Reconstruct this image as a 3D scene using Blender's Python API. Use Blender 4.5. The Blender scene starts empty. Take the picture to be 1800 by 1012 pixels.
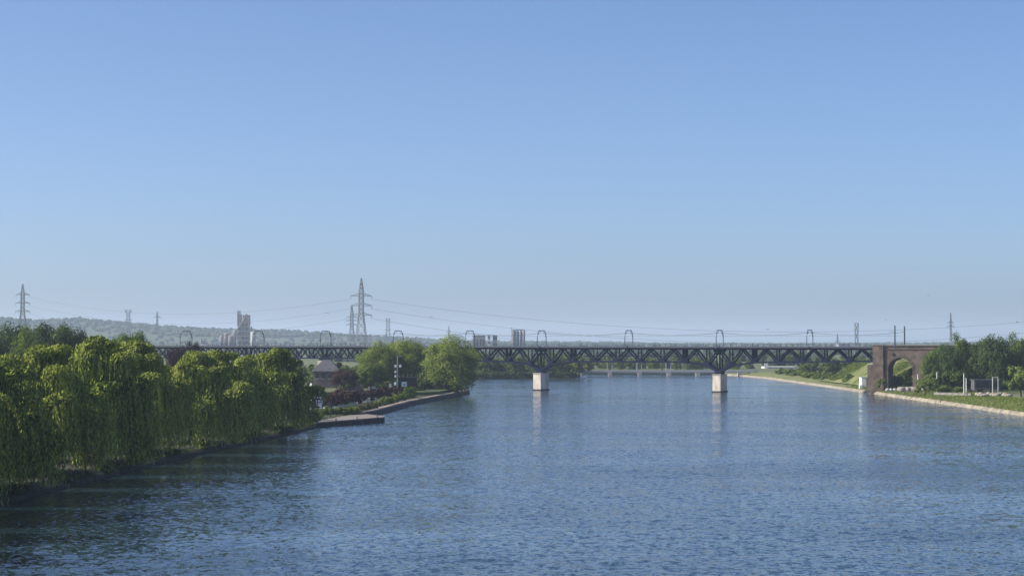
import bpy, bmesh, math, random
import numpy as np
from mathutils import Vector, Matrix

# ------------------------------------------------------------------ camera, sky, sun, exposure
scn = bpy.context.scene
COL = scn.collection
CAM_H, FPX = 20.0, 3600.0
PITCH = math.atan(92.0 / FPX)
cam_d = bpy.data.cameras.new('camera')
cam_d.sensor_width = 36.0
cam_d.lens = 72.0
cam_d.clip_start = 0.5
cam_d.clip_end = 60000
cam = bpy.data.objects.new('camera', cam_d)
COL.objects.link(cam)
cam.location = (0, 0, CAM_H)
cam.rotation_euler = (math.radians(90) + PITCH, 0, 0)
scn.camera = cam

SUN_EL = math.radians(34)
SUN_BACK = math.radians(4)            # how far behind the left-hand side the sun stands
sun_dir = Vector((-math.cos(SUN_BACK) * math.cos(SUN_EL), -math.sin(SUN_BACK) * math.cos(SUN_EL), math.sin(SUN_EL)))
world = bpy.data.worlds.new('World')
scn.world = world
world.use_nodes = True
wn = world.node_tree
bg = wn.nodes['Background']
sky = wn.nodes.new('ShaderNodeTexSky')
sky.sky_type = 'NISHITA'
sky.sun_disc = False
sky.sun_elevation = SUN_EL
sky.sun_rotation = math.atan2(sun_dir.x, sun_dir.y)
sky.altitude = 60
sky.air_density = 0.55
sky.dust_density = 1.35
sky.ozone_density = 5.0
wn.links.new(sky.outputs[0], bg.inputs[0])
bg.inputs[1].default_value = 0.106

sun_d = bpy.data.lights.new('sun', 'SUN')
sun_d.energy = 5.0
sun_d.angle = math.radians(0.53)
sun_d.color = (1.0, 0.93, 0.82)
sun = bpy.data.objects.new('sun', sun_d)
COL.objects.link(sun)
sun.location = sun_dir * 200
sun.rotation_euler = sun_dir.to_track_quat('Z', 'Y').to_euler()

scn.view_settings.view_transform = 'Standard'
scn.view_settings.look = 'None'
scn.view_settings.exposure = 0.68
scn.view_settings.gamma = 1.0
scn.cycles.max_bounces = 6
scn.cycles.diffuse_bounces = 2
scn.cycles.glossy_bounces = 3
scn.cycles.transmission_bounces = 4
scn.cycles.volume_bounces = 1
scn.cycles.transparent_max_bounces = 6
scn.cycles.use_denoising = True
scn.cycles.denoising_prefilter = 'ACCURATE'

# ------------------------------------------------------------------ helpers
random.seed(7)
rng = np.random.default_rng(11)
_s, _c = math.sin(PITCH), math.cos(PITCH)


def ray(x, y):
    a, b = (x - 900) / FPX, (506 - y) / FPX
    return Vector((a, _c - b * _s, _s + b * _c))


def gp(x, y, z=0.0):
    """point of the level z seen along a sight line of the survey photograph"""
    r = ray(x, y)
    t = (z - CAM_H) / r.z
    return Vector((r.x * t, r.y * t, z))


def at(x, y, Y):
    """point at distance Y along a sight line"""
    r = ray(x, y)
    t = Y / r.y
    return Vector((r.x * t, Y, CAM_H + r.z * t))


def tag(o, label=None, cat=None, group=None, kind=None):
    if label: o['label'] = label
    if cat: o['category'] = cat
    if group: o['group'] = group
    if kind: o['kind'] = kind
    return o


def empty(name, loc, rz=0.0):
    o = bpy.data.objects.new(name, None)
    COL.objects.link(o)
    o.location = loc
    o.rotation_euler = (0, 0, rz)
    return o


def link(name, me, mat=None, parent=None, loc=None):
    o = bpy.data.objects.new(name, me)
    COL.objects.link(o)
    if mat and not me.materials: me.materials.append(mat)
    if parent: o.parent = parent
    if loc is not None: o.location = loc
    return o


def copy_tree(o, parent=None):
    c = o.copy()
    COL.objects.link(c)
    c.parent = parent
    for ch in o.children: copy_tree(ch, c)
    return c


def np_mesh(name, v, quads=None, tris=None, smooth=False):
    me = bpy.data.meshes.new(name)
    v = np.asarray(v, np.float32)
    me.vertices.add(len(v))
    me.vertices.foreach_set('co', v.ravel())
    f, n = (quads, 4) if quads is not None else (tris, 3)
    f = np.asarray(f, np.int32)
    me.loops.add(f.size)
    me.loops.foreach_set('vertex_index', f.ravel())
    me.polygons.add(len(f))
    me.polygons.foreach_set('loop_start', np.arange(0, f.size, n, dtype=np.int32))
    me.update(calc_edges=True)
    if smooth: me.polygons.foreach_set('use_smooth', np.ones(len(f), bool))
    me.validate()
    return me


class MB:
    """collects shapes in world coordinates, then links them as ONE mesh object"""
    def __init__(self):
        self.v, self.f = [], []

    def add(self, vs, fs):
        n = len(self.v)
        self.v += [tuple(p) for p in vs]
        self.f += [tuple(i + n for i in f) for f in fs]
        return self

    def box(self, c, s, rz=0.0, taper=1.0):
        m = Matrix.Rotation(rz, 3, 'Z')
        c = Vector(c)
        vs = []
        for dz in (-.5, .5):
            k = taper if dz > 0 else 1.0
            for dx, dy in ((-.5, -.5), (.5, -.5), (.5, .5), (-.5, .5)):
                vs.append(c + m @ Vector((dx * s[0] * k, dy * s[1] * k, dz * s[2])))
        return self.add(vs, [(3, 2, 1, 0), (4, 5, 6, 7), (0, 1, 5, 4), (1, 2, 6, 5), (2, 3, 7, 6), (3, 0, 4, 7)])

    def beam(self, p, q, w, h=None):
        p, q = Vector(p), Vector(q)
        h = h or w
        d = (q - p).normalized()
        up = Vector((0, 0, 1)) if abs(d.z) < .95 else Vector((0, 1, 0))
        a = d.cross(up).normalized() * (w / 2)
        b = a.cross(d).normalized() * (h / 2)
        vs = [p - a - b, p + a - b, p + a + b, p - a + b, q - a - b, q + a - b, q + a + b, q - a + b]
        return self.add(vs, [(3, 2, 1, 0), (4, 5, 6, 7), (0, 1, 5, 4), (1, 2, 6, 5), (2, 3, 7, 6), (3, 0, 4, 7)])

    def path(self, pts, w, h=None):
        for a, b in zip(pts[:-1], pts[1:]): self.beam(a, b, w, h)
        return self

    def tube(self, pts, r, n=6, r2=None):
        pts = [Vector(p) for p in pts]
        r2 = r if r2 is None else r2
        rings = []
        for i, p in enumerate(pts):
            d = (pts[min(i + 1, len(pts) - 1)] - pts[max(i - 1, 0)]).normalized()
            up = Vector((0, 0, 1)) if abs(d.z) < .9 else Vector((0, 1, 0))
            a = d.cross(up).normalized()
            b = a.cross(d).normalized()
            k = r + (r2 - r) * i / max(1, len(pts) - 1)
            rings.append([p + (a * math.cos(t) + b * math.sin(t)) * k for t in [2 * math.pi * j / n for j in range(n)]])
        vs = [p for rg in rings for p in rg]
        fs = []
        for i in range(len(pts) - 1):
            for j in range(n):
                k = (j + 1) % n
                fs.append((i * n + j, i * n + k, (i + 1) * n + k, (i + 1) * n + j))
        fs.append(tuple(range(n))[::-1])
        fs.append(tuple((len(pts) - 1) * n + j for j in range(n)))
        return self.add(vs, fs)

    def prism(self, poly, z0, z1):
        n = len(poly)
        vs = [(x, y, z0) for x, y in poly] + [(x, y, z1) for x, y in poly]
        fs = [tuple(range(n))[::-1], tuple(range(n, 2 * n))]
        for i in range(n):
            j = (i + 1) % n
            fs.append((i, j, n + j, n + i))
        return self.add(vs, fs)

    def build(self, name, mat, parent=None, smooth=False):
        me = bpy.data.meshes.new(name)
        off = Vector(parent.matrix_world.translation) if parent else Vector((0, 0, 0))
        if parent: off = world_loc(parent)
        me.from_pydata([tuple(Vector(p) - off) for p in self.v], [], self.f)
        me.update()
        bm = bmesh.new()
        bm.from_mesh(me)
        bmesh.ops.recalc_face_normals(bm, faces=bm.faces)
        bm.to_mesh(me)
        bm.free()
        if smooth:
            me.polygons.foreach_set('use_smooth', np.ones(len(me.polygons), bool))
        return link(name, me, mat, parent)


def world_loc(o):
    p = Vector((0, 0, 0))
    while o is not None:
        p += Vector(o.location)
        o = o.parent
    return p


_unit = {}


def bar(name, p, q, w, h, mat, parent):
    """one straight member as an object of its own; all share one unit mesh per material"""
    if mat.name not in _unit:
        m = MB()
        m.box((0, 0, 0), (1, 1, 1))
        me = bpy.data.meshes.new('unit_member')
        me.from_pydata(m.v, [], m.f)
        me.materials.append(mat)
        _unit[mat.name] = me
    p, q = Vector(p), Vector(q)
    d = q - p
    x = d.normalized()
    up = Vector((0, 0, 1)) if abs(x.z) < .97 else Vector((0, 1, 0))
    y = up.cross(x).normalized()
    z = x.cross(y)
    R = Matrix((x, y, z)).transposed().to_4x4()
    o = bpy.data.objects.new(name, _unit[mat.name])
    COL.objects.link(o)
    o.parent = parent
    o.matrix_basis = Matrix.Translation((p + q) / 2 - world_loc(parent)) @ R @ Matrix.Diagonal((d.length, w, h, 1))
    return o


# ------------------------------------------------------------------ materials
def mat(name, col, rough=.8, var=.25, scale=.5, metal=0.0, bump=0.0, col2=None, detail=5, coords='Object', stretch=(1, 1, 1), spec=.3):
    m = bpy.data.materials.new(name)
    m.use_nodes = True
    n, l = m.node_tree.nodes, m.node_tree.links
    b = n['Principled BSDF']
    b.inputs['Roughness'].default_value = rough
    b.inputs['Metallic'].default_value = metal
    b.inputs['Specular IOR Level'].default_value = spec
    tc = n.new('ShaderNodeTexCoord')
    mp = n.new('ShaderNodeMapping')
    mp.inputs['Scale'].default_value = stretch
    l.new(tc.outputs[coords], mp.inputs[0])
    nz = n.new('ShaderNodeTexNoise')
    nz.inputs['Scale'].default_value = scale
    nz.inputs['Detail'].default_value = detail
    l.new(mp.outputs[0], nz.inputs['Vector'])
    rp = n.new('ShaderNodeValToRGB')
    c2 = col2 or tuple(c * (1 + var) for c in col)
    c1 = tuple(c * (1 - var) for c in col) if col2 is None else col
    rp.color_ramp.elements[0].position = .32
    rp.color_ramp.elements[1].position = .68
    rp.color_ramp.elements[0].color = (*c1, 1)
    rp.color_ramp.elements[1].color = (*c2, 1)
    l.new(nz.outputs[0], rp.inputs[0])
    l.new(rp.outputs[0], b.inputs['Base Color'])
    if bump:
        bp = n.new('ShaderNodeBump')
        bp.inputs['Strength'].default_value = bump
        l.new(nz.outputs[0], bp.inputs['Height'])
        l.new(bp.outputs[0], b.inputs['Normal'])
    return m


def leaf_mat(name, col, col2, trans=.3, scale=.35):
    """leaf colour varies leaf by leaf and branch by branch; thin leaves let some light through"""
    m = bpy.data.materials.new(name)
    m.use_nodes = True
    n, l = m.node_tree.nodes, m.node_tree.links
    n.remove(n['Principled BSDF'])
    out = n['Material Output']
    geo = n.new('ShaderNodeNewGeometry')
    oi = n.new('ShaderNodeObjectInfo')
    tc = n.new('ShaderNodeTexCoord')
    nz = n.new('ShaderNodeTexNoise')
    nz.inputs['Scale'].default_value = scale
    nz.inputs['Detail'].default_value = 3
    l.new(tc.outputs['Object'], nz.inputs['Vector'])
    a1 = n.new('ShaderNodeMath'); a1.operation = 'MULTIPLY_ADD'
    a1.inputs[1].default_value = .55
    l.new(geo.outputs['Random Per Island'], a1.inputs[0])
    l.new(nz.outputs[0], a1.inputs[2])
    a2 = n.new('ShaderNodeMath'); a2.operation = 'MULTIPLY_ADD'
    a2.inputs[1].default_value = .3
    l.new(oi.outputs['Random'], a2.inputs[0])
    l.new(a1.outputs[0], a2.inputs[2])
    rp = n.new('ShaderNodeValToRGB')
    rp.color_ramp.elements[0].position = .5
    rp.color_ramp.elements[1].position = 1.25 if False else 1.0
    rp.color_ramp.elements[0].color = (*col, 1)
    rp.color_ramp.elements[1].color = (*col2, 1)
    l.new(a2.outputs[0], rp.inputs[0])
    d = n.new('ShaderNodeBsdfDiffuse')
    t = n.new('ShaderNodeBsdfTranslucent')
    mx = n.new('ShaderNodeMixShader')
    mx.inputs[0].default_value = trans
    l.new(rp.outputs[0], d.inputs[0]); l.new(rp.outputs[0], t.inputs[0])
    l.new(d.outputs[0], mx.inputs[1]); l.new(t.outputs[0], mx.inputs[2])
    l.new(mx.outputs[0], out.inputs['Surface'])
    return m


def brick_mat(name, c1, c2, mortar):
    m = bpy.data.materials.new(name)
    m.use_nodes = True
    n, l = m.node_tree.nodes, m.node_tree.links
    b = n['Principled BSDF']
    b.inputs['Roughness'].default_value = .9
    tc = n.new('ShaderNodeTexCoord')
    sep = n.new('ShaderNodeSeparateXYZ'); cmb = n.new('ShaderNodeCombineXYZ')
    l.new(tc.outputs['Object'], sep.inputs[0])
    add = n.new('ShaderNodeMath'); add.operation = 'ADD'
    l.new(sep.outputs[0], add.inputs[0]); l.new(sep.outputs[1], add.inputs[1])
    l.new(add.outputs[0], cmb.inputs[0]); l.new(sep.outputs[2], cmb.inputs[1])
    bt = n.new('ShaderNodeTexBrick')
    bt.inputs['Scale'].default_value = 1.6
    bt.inputs['Color1'].default_value = (*c1, 1)
    bt.inputs['Color2'].default_value = (*c2, 1)
    bt.inputs['Mortar'].default_value = (*mortar, 1)
    bt.inputs['Mortar Size'].default_value = .02
    l.new(cmb.outputs[0], bt.inputs[0])
    nz = n.new('ShaderNodeTexNoise')
    nz.inputs['Scale'].default_value = .35
    nz.inputs['Detail'].default_value = 8
    l.new(tc.outputs['Object'], nz.inputs['Vector'])
    mx = n.new('ShaderNodeMix'); mx.data_type = 'RGBA'; mx.blend_type = 'MULTIPLY'
    mx.inputs[0].default_value = .85
    rp = n.new('ShaderNodeValToRGB')
    rp.color_ramp.elements[0].position = .35; rp.color_ramp.elements[0].color = (.35, .33, .33, 1)
    rp.color_ramp.elements[1].position = .68; rp.color_ramp.elements[1].color = (1.25, 1.2, 1.15, 1)
    l.new(nz.outputs[0], rp.inputs[0])
    l.new(bt.outputs[0], mx.inputs[6]); l.new(rp.outputs[0], mx.inputs[7])
    l.new(mx.outputs[2], b.inputs['Base Color'])
    return m


def water_mat():
    m = bpy.data.materials.new('river_water')
    m.use_nodes = True
    n, l = m.node_tree.nodes, m.node_tree.links
    b = n['Principled BSDF']
    b.inputs['Base Color'].default_value = (.014, .032, .044, 1)
    b.inputs['IOR'].default_value = 3.0
    b.inputs['Specular IOR Level'].default_value = .5
    tc = n.new('ShaderNodeTexCoord')
    def noise(scale, stretch, detail, rough=.55):
        mp = n.new('ShaderNodeMapping')
        mp.inputs['Scale'].default_value = stretch
        mp.inputs['Rotation'].default_value = (0, 0, math.radians(8))
        l.new(tc.outputs['Object'], mp.inputs[0])
        z = n.new('ShaderNodeTexNoise')
        z.inputs['Scale'].default_value = scale
        z.inputs['Detail'].default_value = detail
        z.inputs['Roughness'].default_value = rough
        l.new(mp.outputs[0], z.inputs['Vector'])
        return z
    gust = noise(.022, (.35, 1.0, 1), 5, .62)          # patches of stronger and weaker wind
    gr = n.new('ShaderNodeMapRange')
    gr.inputs[1].default_value = .34; gr.inputs[2].default_value = .66
    gr.inputs[3].default_value = .35; gr.inputs[4].default_value = 1.55
    l.new(gust.outputs[0], gr.inputs[0])
    geo = n.new('ShaderNodeNewGeometry')
    acc = geo.outputs['Normal']
    for z, k in ((noise(1.05, (1.15, .75, 1), 3, .6), .58), (noise(3.8, (1.0, .9, 1), 2, .6), .34), (noise(.10, (.8, .7, 1), 3, .65), .16)):
        sub = n.new('ShaderNodeVectorMath'); sub.operation = 'SUBTRACT'
        sub.inputs[1].default_value = (.5, .5, .5)
        l.new(z.outputs['Color'], sub.inputs[0])
        mul = n.new('ShaderNodeVectorMath'); mul.operation = 'MULTIPLY'
        mul.inputs[1].default_value = (k * 1.15, k, 0)
        l.new(sub.outputs[0], mul.inputs[0])
        sc = n.new('ShaderNodeVectorMath'); sc.operation = 'SCALE'
        l.new(mul.outputs[0], sc.inputs[0]); l.new(gr.outputs[0], sc.inputs['Scale'])
        ad = n.new('ShaderNodeVectorMath'); ad.operation = 'ADD'
        l.new(acc, ad.inputs[0]); l.new(sc.outputs[0], ad.inputs[1])
        acc = ad.outputs[0]
    fr = noise(1.45, (1.0, .85, 1), 2, .5)                # steep little wave fronts
    fm = n.new('ShaderNodeMapRange')
    fm.inputs[1].default_value = .57; fm.inputs[2].default_value = .74
    fm.inputs[3].default_value = 0; fm.inputs[4].default_value = -.42
    l.new(fr.outputs[0], fm.inputs[0])
    fx = n.new('ShaderNodeCombineXYZ')
    l.new(fm.outputs[0], fx.inputs[1])
    ad = n.new('ShaderNodeVectorMath'); ad.operation = 'ADD'
    l.new(acc, ad.inputs[0]); l.new(fx.outputs[0], ad.inputs[1])
    acc = ad.outputs[0]
    nm = n.new('ShaderNodeVectorMath'); nm.operation = 'NORMALIZE'
    l.new(acc, nm.inputs[0])
    l.new(nm.outputs[0], b.inputs['Normal'])
    rr = n.new('ShaderNodeMapRange')
    rr.inputs[1].default_value = .36; rr.inputs[2].default_value = .64
    rr.inputs[3].default_value = .05; rr.inputs[4].default_value = .12
    l.new(gust.outputs[0], rr.inputs[0])
    l.new(rr.outputs[0], b.inputs['Roughness'])
    return m


M = dict(
    water=water_mat(),
    ground=mat('ground_green', (.06, .085, .03), .95, scale=.02, col2=(.13, .14, .065), detail=8),
    grass=mat('bank_grass', (.075, .105, .028), .95, scale=.25, col2=(.17, .175, .07), detail=8, bump=.3),
    slope=mat('dry_slope_grass', (.075, .10, .028), .95, scale=.22, col2=(.18, .185, .07), detail=8, bump=.3),
    earth=mat('bank_earth', (.022, .022, .015), .95, scale=.4, col2=(.06, .056, .04), detail=8, bump=.3),
    sand=mat('pale_gravel_path', (.20, .17, .13), .95, scale=.8, col2=(.34, .29, .22), detail=6),
    revet=mat('revetment_stone', (.11, .10, .075), .9, scale=.5, col2=(.33, .285, .21), detail=8, bump=.4),
    quay=mat('dark_quay_wall', (.016, .017, .020), .8, scale=.7, col2=(.045, .044, .045), detail=8, bump=.3),
    dockt=mat('dock_top_concrete', (.15, .13, .115), .9, scale=.5, col2=(.24, .21, .185), detail=7),
    steel=mat('navy_bridge_steel', (.003, .008, .030), .7, scale=.8, col2=(.007, .014, .042), detail=6, spec=.15),
    fascia=mat('grey_deck_edge', (.04, .048, .07), .7, scale=.4, col2=(.08, .09, .115)),
    deck=mat('deck_ballast', (.09, .085, .08), .95, scale=2, col2=(.16, .15, .14)),
    pier=mat('pale_pier_concrete', (.46, .40, .32), .85, scale=.6, col2=(.80, .73, .62), detail=9, stretch=(1, 1, .35)),
    cap=mat('pier_cap_stone', (.36, .33, .28), .85, scale=.6, col2=(.5, .46, .4)),
    brick=brick_mat('weathered_brick', (.15, .11, .082), (.105, .08, .064), (.14, .125, .11)),
    brick2=brick_mat('arch_ring_brick', (.085, .060, .054), (.065, .048, .045), (.13, .12, .11)),
    coping=mat('coping_stone', (.12, .11, .10), .9, scale=.6, col2=(.2, .19, .17)),
    galv=mat('galvanised_lattice', (.30, .29, .28), .6, scale=.3, col2=(.42, .40, .38), metal=.2),
    galvd=mat('weathered_lattice', (.20, .21, .23), .6, scale=.3, col2=(.30, .31, .33), metal=.2),
    cat=mat('dark_catenary_steel', (.045, .06, .085), .6, scale=.6, col2=(.09, .11, .14)),
    wire=mat('power_cable', (.10, .11, .13), .6, scale=.2),
    white=mat('white_paint', (.72, .72, .70), .5, scale=.6, col2=(.82, .82, .80)),
    offw=mat('off_white_render', (.62, .60, .55), .85, scale=.5, col2=(.75, .73, .68)),
    grey=mat('grey_panel', (.30, .31, .33), .7, scale=.5, col2=(.38, .39, .41)),
    conc=mat('grey_concrete', (.30, .29, .28), .9, scale=.2, col2=(.42, .41, .39), detail=8),
    concp=mat('pinkish_works_concrete', (.13, .112, .108), .9, scale=.1, col2=(.21, .185, .18), detail=8),
    bluegrey=mat('blue_grey_cladding', (.25, .265, .29), .8, scale=.2, col2=(.31, .325, .35)),
    black=mat('black_boards', (.012, .012, .018), .7, scale=.8, col2=(.03, .03, .036)),
    navy=mat('dark_canvas', (.02, .022, .03), .8, scale=.8, col2=(.04, .042, .05)),
    glass=mat('dark_window', (.02, .025, .03), .12, scale=.4, spec=.6),
    roof=mat('slate_roof', (.055, .058, .066), .75, scale=.8, col2=(.10, .10, .11), detail=7),
    wall=mat('house_brick', (.15, .115, .10), .9, scale=.6, col2=(.22, .17, .15), detail=7),
    bark=mat('bark', (.05, .04, .03), .95, scale=1.2, col2=(.11, .09, .07), stretch=(1, 1, .25)),
    wood=mat('grey_wood', (.10, .085, .07), .9, scale=.9, col2=(.18, .16, .13)),
    shedroof=mat('pale_metal_roof', (.42, .46, .50), .5, scale=.3, col2=(.52, .56, .60)),
    rock=mat('pale_rubble', (.20, .175, .15), .95, scale=.7, col2=(.38, .33, .28), bump=.4),
    bird=mat('gull_plumage', (.16, .16, .17), .8),
    hill=mat('hill_ground', (.045, .07, .03), .95, scale=.01, col2=(.09, .11, .05)),
    willow=leaf_mat('willow_leaf', (.036, .076, .012), (.255, .295, .062), .12, .30),
    green=leaf_mat('broad_leaf', (.030, .066, .016), (.115, .165, .038), .25, .4),
    dark=leaf_mat('dark_leaf', (.022, .048, .018), (.07, .105, .034), .2, .4),
    plane=leaf_mat('plane_leaf', (.085, .13, .022), (.225, .275, .06), .3, .3),
    purple=leaf_mat('purple_leaf', (.020, .012, .017), (.048, .026, .032), .2, .5),
    russet=leaf_mat('russet_leaf', (.038, .026, .024), (.095, .062, .052), .2, .5),
    lime=leaf_mat('lime_leaf', (.07, .11, .02), (.16, .20, .045), .3, .5),
    mid=leaf_mat('mid_leaf', (.055, .09, .022), (.14, .18, .045), .25, .4),
    forest=mat('far_canopy', (.016, .030, .018), .95, scale=.02, col2=(.036, .054, .028), detail=4),
)

# ------------------------------------------------------------------ water
def build_water():
    ys = [-400, -200, -60, 60]
    y, st = 140.0, .62
    while y < 560:
        ys.append(y); y += st; st *= 1.0028
    while y < 1240:
        ys.append(y); y += st; st *= 1.03
    ys = np.array(ys + [1290.0])
    xs = np.concatenate([[-170, -140], np.arange(-118, 60, .85), np.arange(60, 142, 1.1), [150, 165]])
    X, Y = np.meshgrid(xs, ys)
    Z = np.zeros_like(X)
    r = np.random.default_rng(5)
    gust = np.zeros_like(X)
    for i in range(10):
        k = 2 * math.pi / r.uniform(40, 200)
        a = math.pi / 2 + r.normal(0, .5)
        gust += np.sin(k * (math.cos(a) * X + math.sin(a) * Y) + r.uniform(0, 7))
    gust = 1 + .16 * gust
    dy = np.gradient(ys)[:, None]
    for i in range(64):
        lam = 1.9 * (6.0 / 1.9) ** r.uniform()
        k = 2 * math.pi / lam
        a = math.pi / 2 + math.radians(6) + r.normal(0, .75)
        amp = .0012 * lam ** .9
        fade = np.clip((lam / np.maximum(dy, .3) - 2.2) / 2.0, 0, 1)
        Z += fade * amp * np.sin(k * (math.cos(a) * X + math.sin(a) * Y) + r.uniform(0, 7))
    Z *= np.clip(gust, .35, 1.8)
    Z[:5] = 0; Z[-3:] = 0; Z[:, :2] = 0; Z[:, -2:] = 0
    ny, nx = X.shape
    v = np.stack([X, Y, Z], -1).reshape(-1, 3)
    i = np.arange((ny - 1) * (nx - 1))
    b = (i // (nx - 1)) * nx + i % (nx - 1)
    q = np.stack([b, b + 1, b + nx + 1, b + nx], -1)
    o = link('river_water', np_mesh('river_water', v, quads=q, smooth=True), M['water'])
    tag(o, kind='structure')


build_water()

# ------------------------------------------------------------------ ground, banks, hills
GZ = 2.4
shore = [(-118, -300), (-118, 150), (-113, 250), (-104, 325), (-84, 344), (-56, 350), (-34, 346), (-25.5, 352), (-20, 383), (-25, 400),
         (-60, 428), (-72, 480), (-50, 532), (0, 537.5), (33, 538), (38, 604), (126, 606), (134, 560), (146, 529), (147, 400), (147, 277), (150, 100), (152, -300)]
outer = [(12000, -600), (14000, 24000), (-14000, 24000), (-12000, -600)]
shore = [(x, 2 * y) for x, y in shore]
g = MB()
poly = shore + outer
g.add([(x, y, GZ) for x, y in poly], [tuple(range(len(poly)))])
for (x0, y0), (x1, y1) in zip(shore[:-1], shore[1:]):
    g.add([(x0, y0, -1.5), (x1, y1, -1.5), (x1, y1, GZ), (x0, y0, GZ)], [(0, 1, 2, 3)])
tag(g.build('ground', M['ground']), kind='structure')


def sweep(name, line, prof, m, jitter=0.0, sub=6.0):
    """profile (offset to the right of the line, height) swept along a plan polyline"""
    pts = []
    for (x0, y0), (x1, y1) in zip(line[:-1], line[1:]):
        n = max(1, int(math.hypot(x1 - x0, y1 - y0) / sub))
        for k in range(n): pts.append((x0 + (x1 - x0) * k / n, y0 + (y1 - y0) * k / n))
    pts.append(line[-1])
    vs, fs = [], []
    rr = random.Random(3)
    for i, (x, y) in enumerate(pts):
        a, b = pts[max(0, i - 1)], pts[min(len(pts) - 1, i + 1)]
        d = Vector((b[0] - a[0], b[1] - a[1])).normalized()
        nx, ny = d.y, -d.x
        for o, z in prof:
            j = rr.uniform(-jitter, jitter)
            vs.append((x + nx * (o + j), y + ny * (o + j), z + j * .4))
    n = len(prof)
    for i in range(len(pts) - 1):
        for k in range(n - 1):
            fs.append((i * n + k, i * n + k + 1, (i + 1) * n + k + 1, (i + 1) * n + k))
    mb = MB(); mb.add(vs, fs)
    o = mb.build(name, m)
    return tag(o, kind='structure')


rb_line = [(137, -300), (136, 100), (135.4, 277), (135, 400), (134, 470), (133, 530), (128, 562), (120, 600)]
rb_line = [(x, 2 * y) for x, y in rb_line]
sweep('right_bank_revetment', rb_line, [(-.9, -1.5), (.2, .25), (.8, .8), (1.35, .9)], M['revet'], .12, 3.0)
sweep('right_bank_grass', rb_line, [(1.25, .88), (4, 1.35), (8, 2.0), (10.5, 2.3), (14.5, 2.5), (20, 2.46)], M['grass'], .15, 4.0)

# left bank: narrow strip of land between river and marina basin
lb_out = [(-70, -60), (-66, 90), (-62.5, 125), (-58, 162), (-53, 190), (-46.5, 222), (-45.2, 236), (-40, 262), (-37, 273), (-31.6, 316), (-24, 352), (-16.6, 383), (-19, 394)]
lb_in = [(-86, -60), (-82, 90), (-78, 125), (-73, 162), (-67, 190), (-60, 222), (-57, 236), (-52, 262), (-49, 276), (-45, 310), (-42, 352), (-30, 384), (-24, 394)]
lb_out = [(x, 2 * y) for x, y in lb_out]
lb_in = [(x, 2 * y) for x, y in lb_in]
lz = 1.35
lb = MB()
vs = []
for (a, b), (c, d) in zip(lb_out, lb_in):
    vs += [(a + .6, b, -1.5), (a, b, .55), (a - 1.4, b + .3, lz), (c + 1.0, d, lz), (c, d, -1.5)]
fs = []
for i in range(len(lb_out) - 1):
    for k in range(4): fs.append((i * 5 + k, i * 5 + k + 1, i * 5 + 5 + k + 1, i * 5 + 5 + k))
lb.add(vs, fs)
tag(lb.build('left_bank', M['earth']), kind='structure')
# dark quay wall with a pale coping path along the point of the strip
qline = lb_out[7:12]
sweep('quay_wall', qline, [(.9, -1.5), (.75, 1.25), (.1, 1.42)], M['quay'], .04, 5)
sweep('quay_path', qline, [(.1, 1.44), (-.6, 1.46), (-1.4, 1.47)], M['sand'], .1, 4)

# grassed embankment behind the viaduct on the right bank
def bankmesh(name, rows, m):
    vs, fs = [], []
    n = len(rows[0])
    for r_ in rows: vs += r_
    for i in range(len(rows) - 1):
        for k in range(n - 1): fs.append((i * n + k, i * n + k + 1, (i + 1) * n + k + 1, (i + 1) * n + k))
    mb = MB(); mb.add(vs, fs)
    return tag(mb.build(name, m, smooth=True), kind='structure')


rows = []
rr = random.Random(9)
for i in range(16):
    Y = 788 + i * 9.5
    e = min(1.0, .82 + i * .06) if i < 10 else max(0.15, 1 - (i - 9) * .14)
    j = rr.uniform(-.5, .5)
    rows.append([(140 + j - i * .1, Y, 2.0), (144 + j, Y, 2.6 + 2.5 * e), (150 + j, Y, 2.6 + 6.5 * e), (155 + j, Y, 2.6 + 9.0 * e), (165, Y, 2.6 + 9.6 * e), (215, Y, 2.6 + 9.6 * e), (250, Y, 2.3)])
bankmesh('embankment', rows, M['slope'])

# hills
crest_px = [(-700, 566), (-350, 560), (-100, 556), (0, 556), (50, 562), (140, 558), (210, 565), (300, 573), (400, 578), (520, 580), (600, 587), (700, 592), (800, 598), (900, 600), (1050, 601), (1200, 604), (1350, 604), (1500, 604), (1700, 602), (2000, 598), (2500, 596)]
hill_rows = []
crest_pts = []
cx = [p[0] for p in crest_px]; cy = [p[1] for p in crest_px]
for x in range(-700, 2501, 40):
    y = float(np.interp(x, cx, cy)) + 4.5
    Y = float(np.interp(x, [-700, 0, 900, 2500], [5600, 6000, 7600, 8800]))
    p = at(x, y, Y)
    crest_pts.append(p)
    f = at(x, 600, Y - 1600)
    hill_rows.append([(f.x, f.y, 1.5), (f.x * .4 + p.x * .6, f.y * .4 + p.y * .6, 1.5 + (p.z - 1.5) * .55), (p.x * .97, p.y * .97, 1.5 + (p.z - 1.5) * .94),
                      tuple(p), (p.x * 1.1, p.y * 1.1, p.z * 1.0), (p.x * 1.6, p.y * 1.6, p.z * .6)])
bankmesh('hill', hill_rows, M['hill'])


# ------------------------------------------------------------------ vegetation builders
def ico(sub=1):
    bm = bmesh.new()
    bmesh.ops.create_icosphere(bm, subdivisions=sub, radius=1)
    v = np.array([x.co[:] for x in bm.verts]); f = np.array([[q.index for q in p.verts] for p in bm.faces])
    bm.free()
    return v, f


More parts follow.
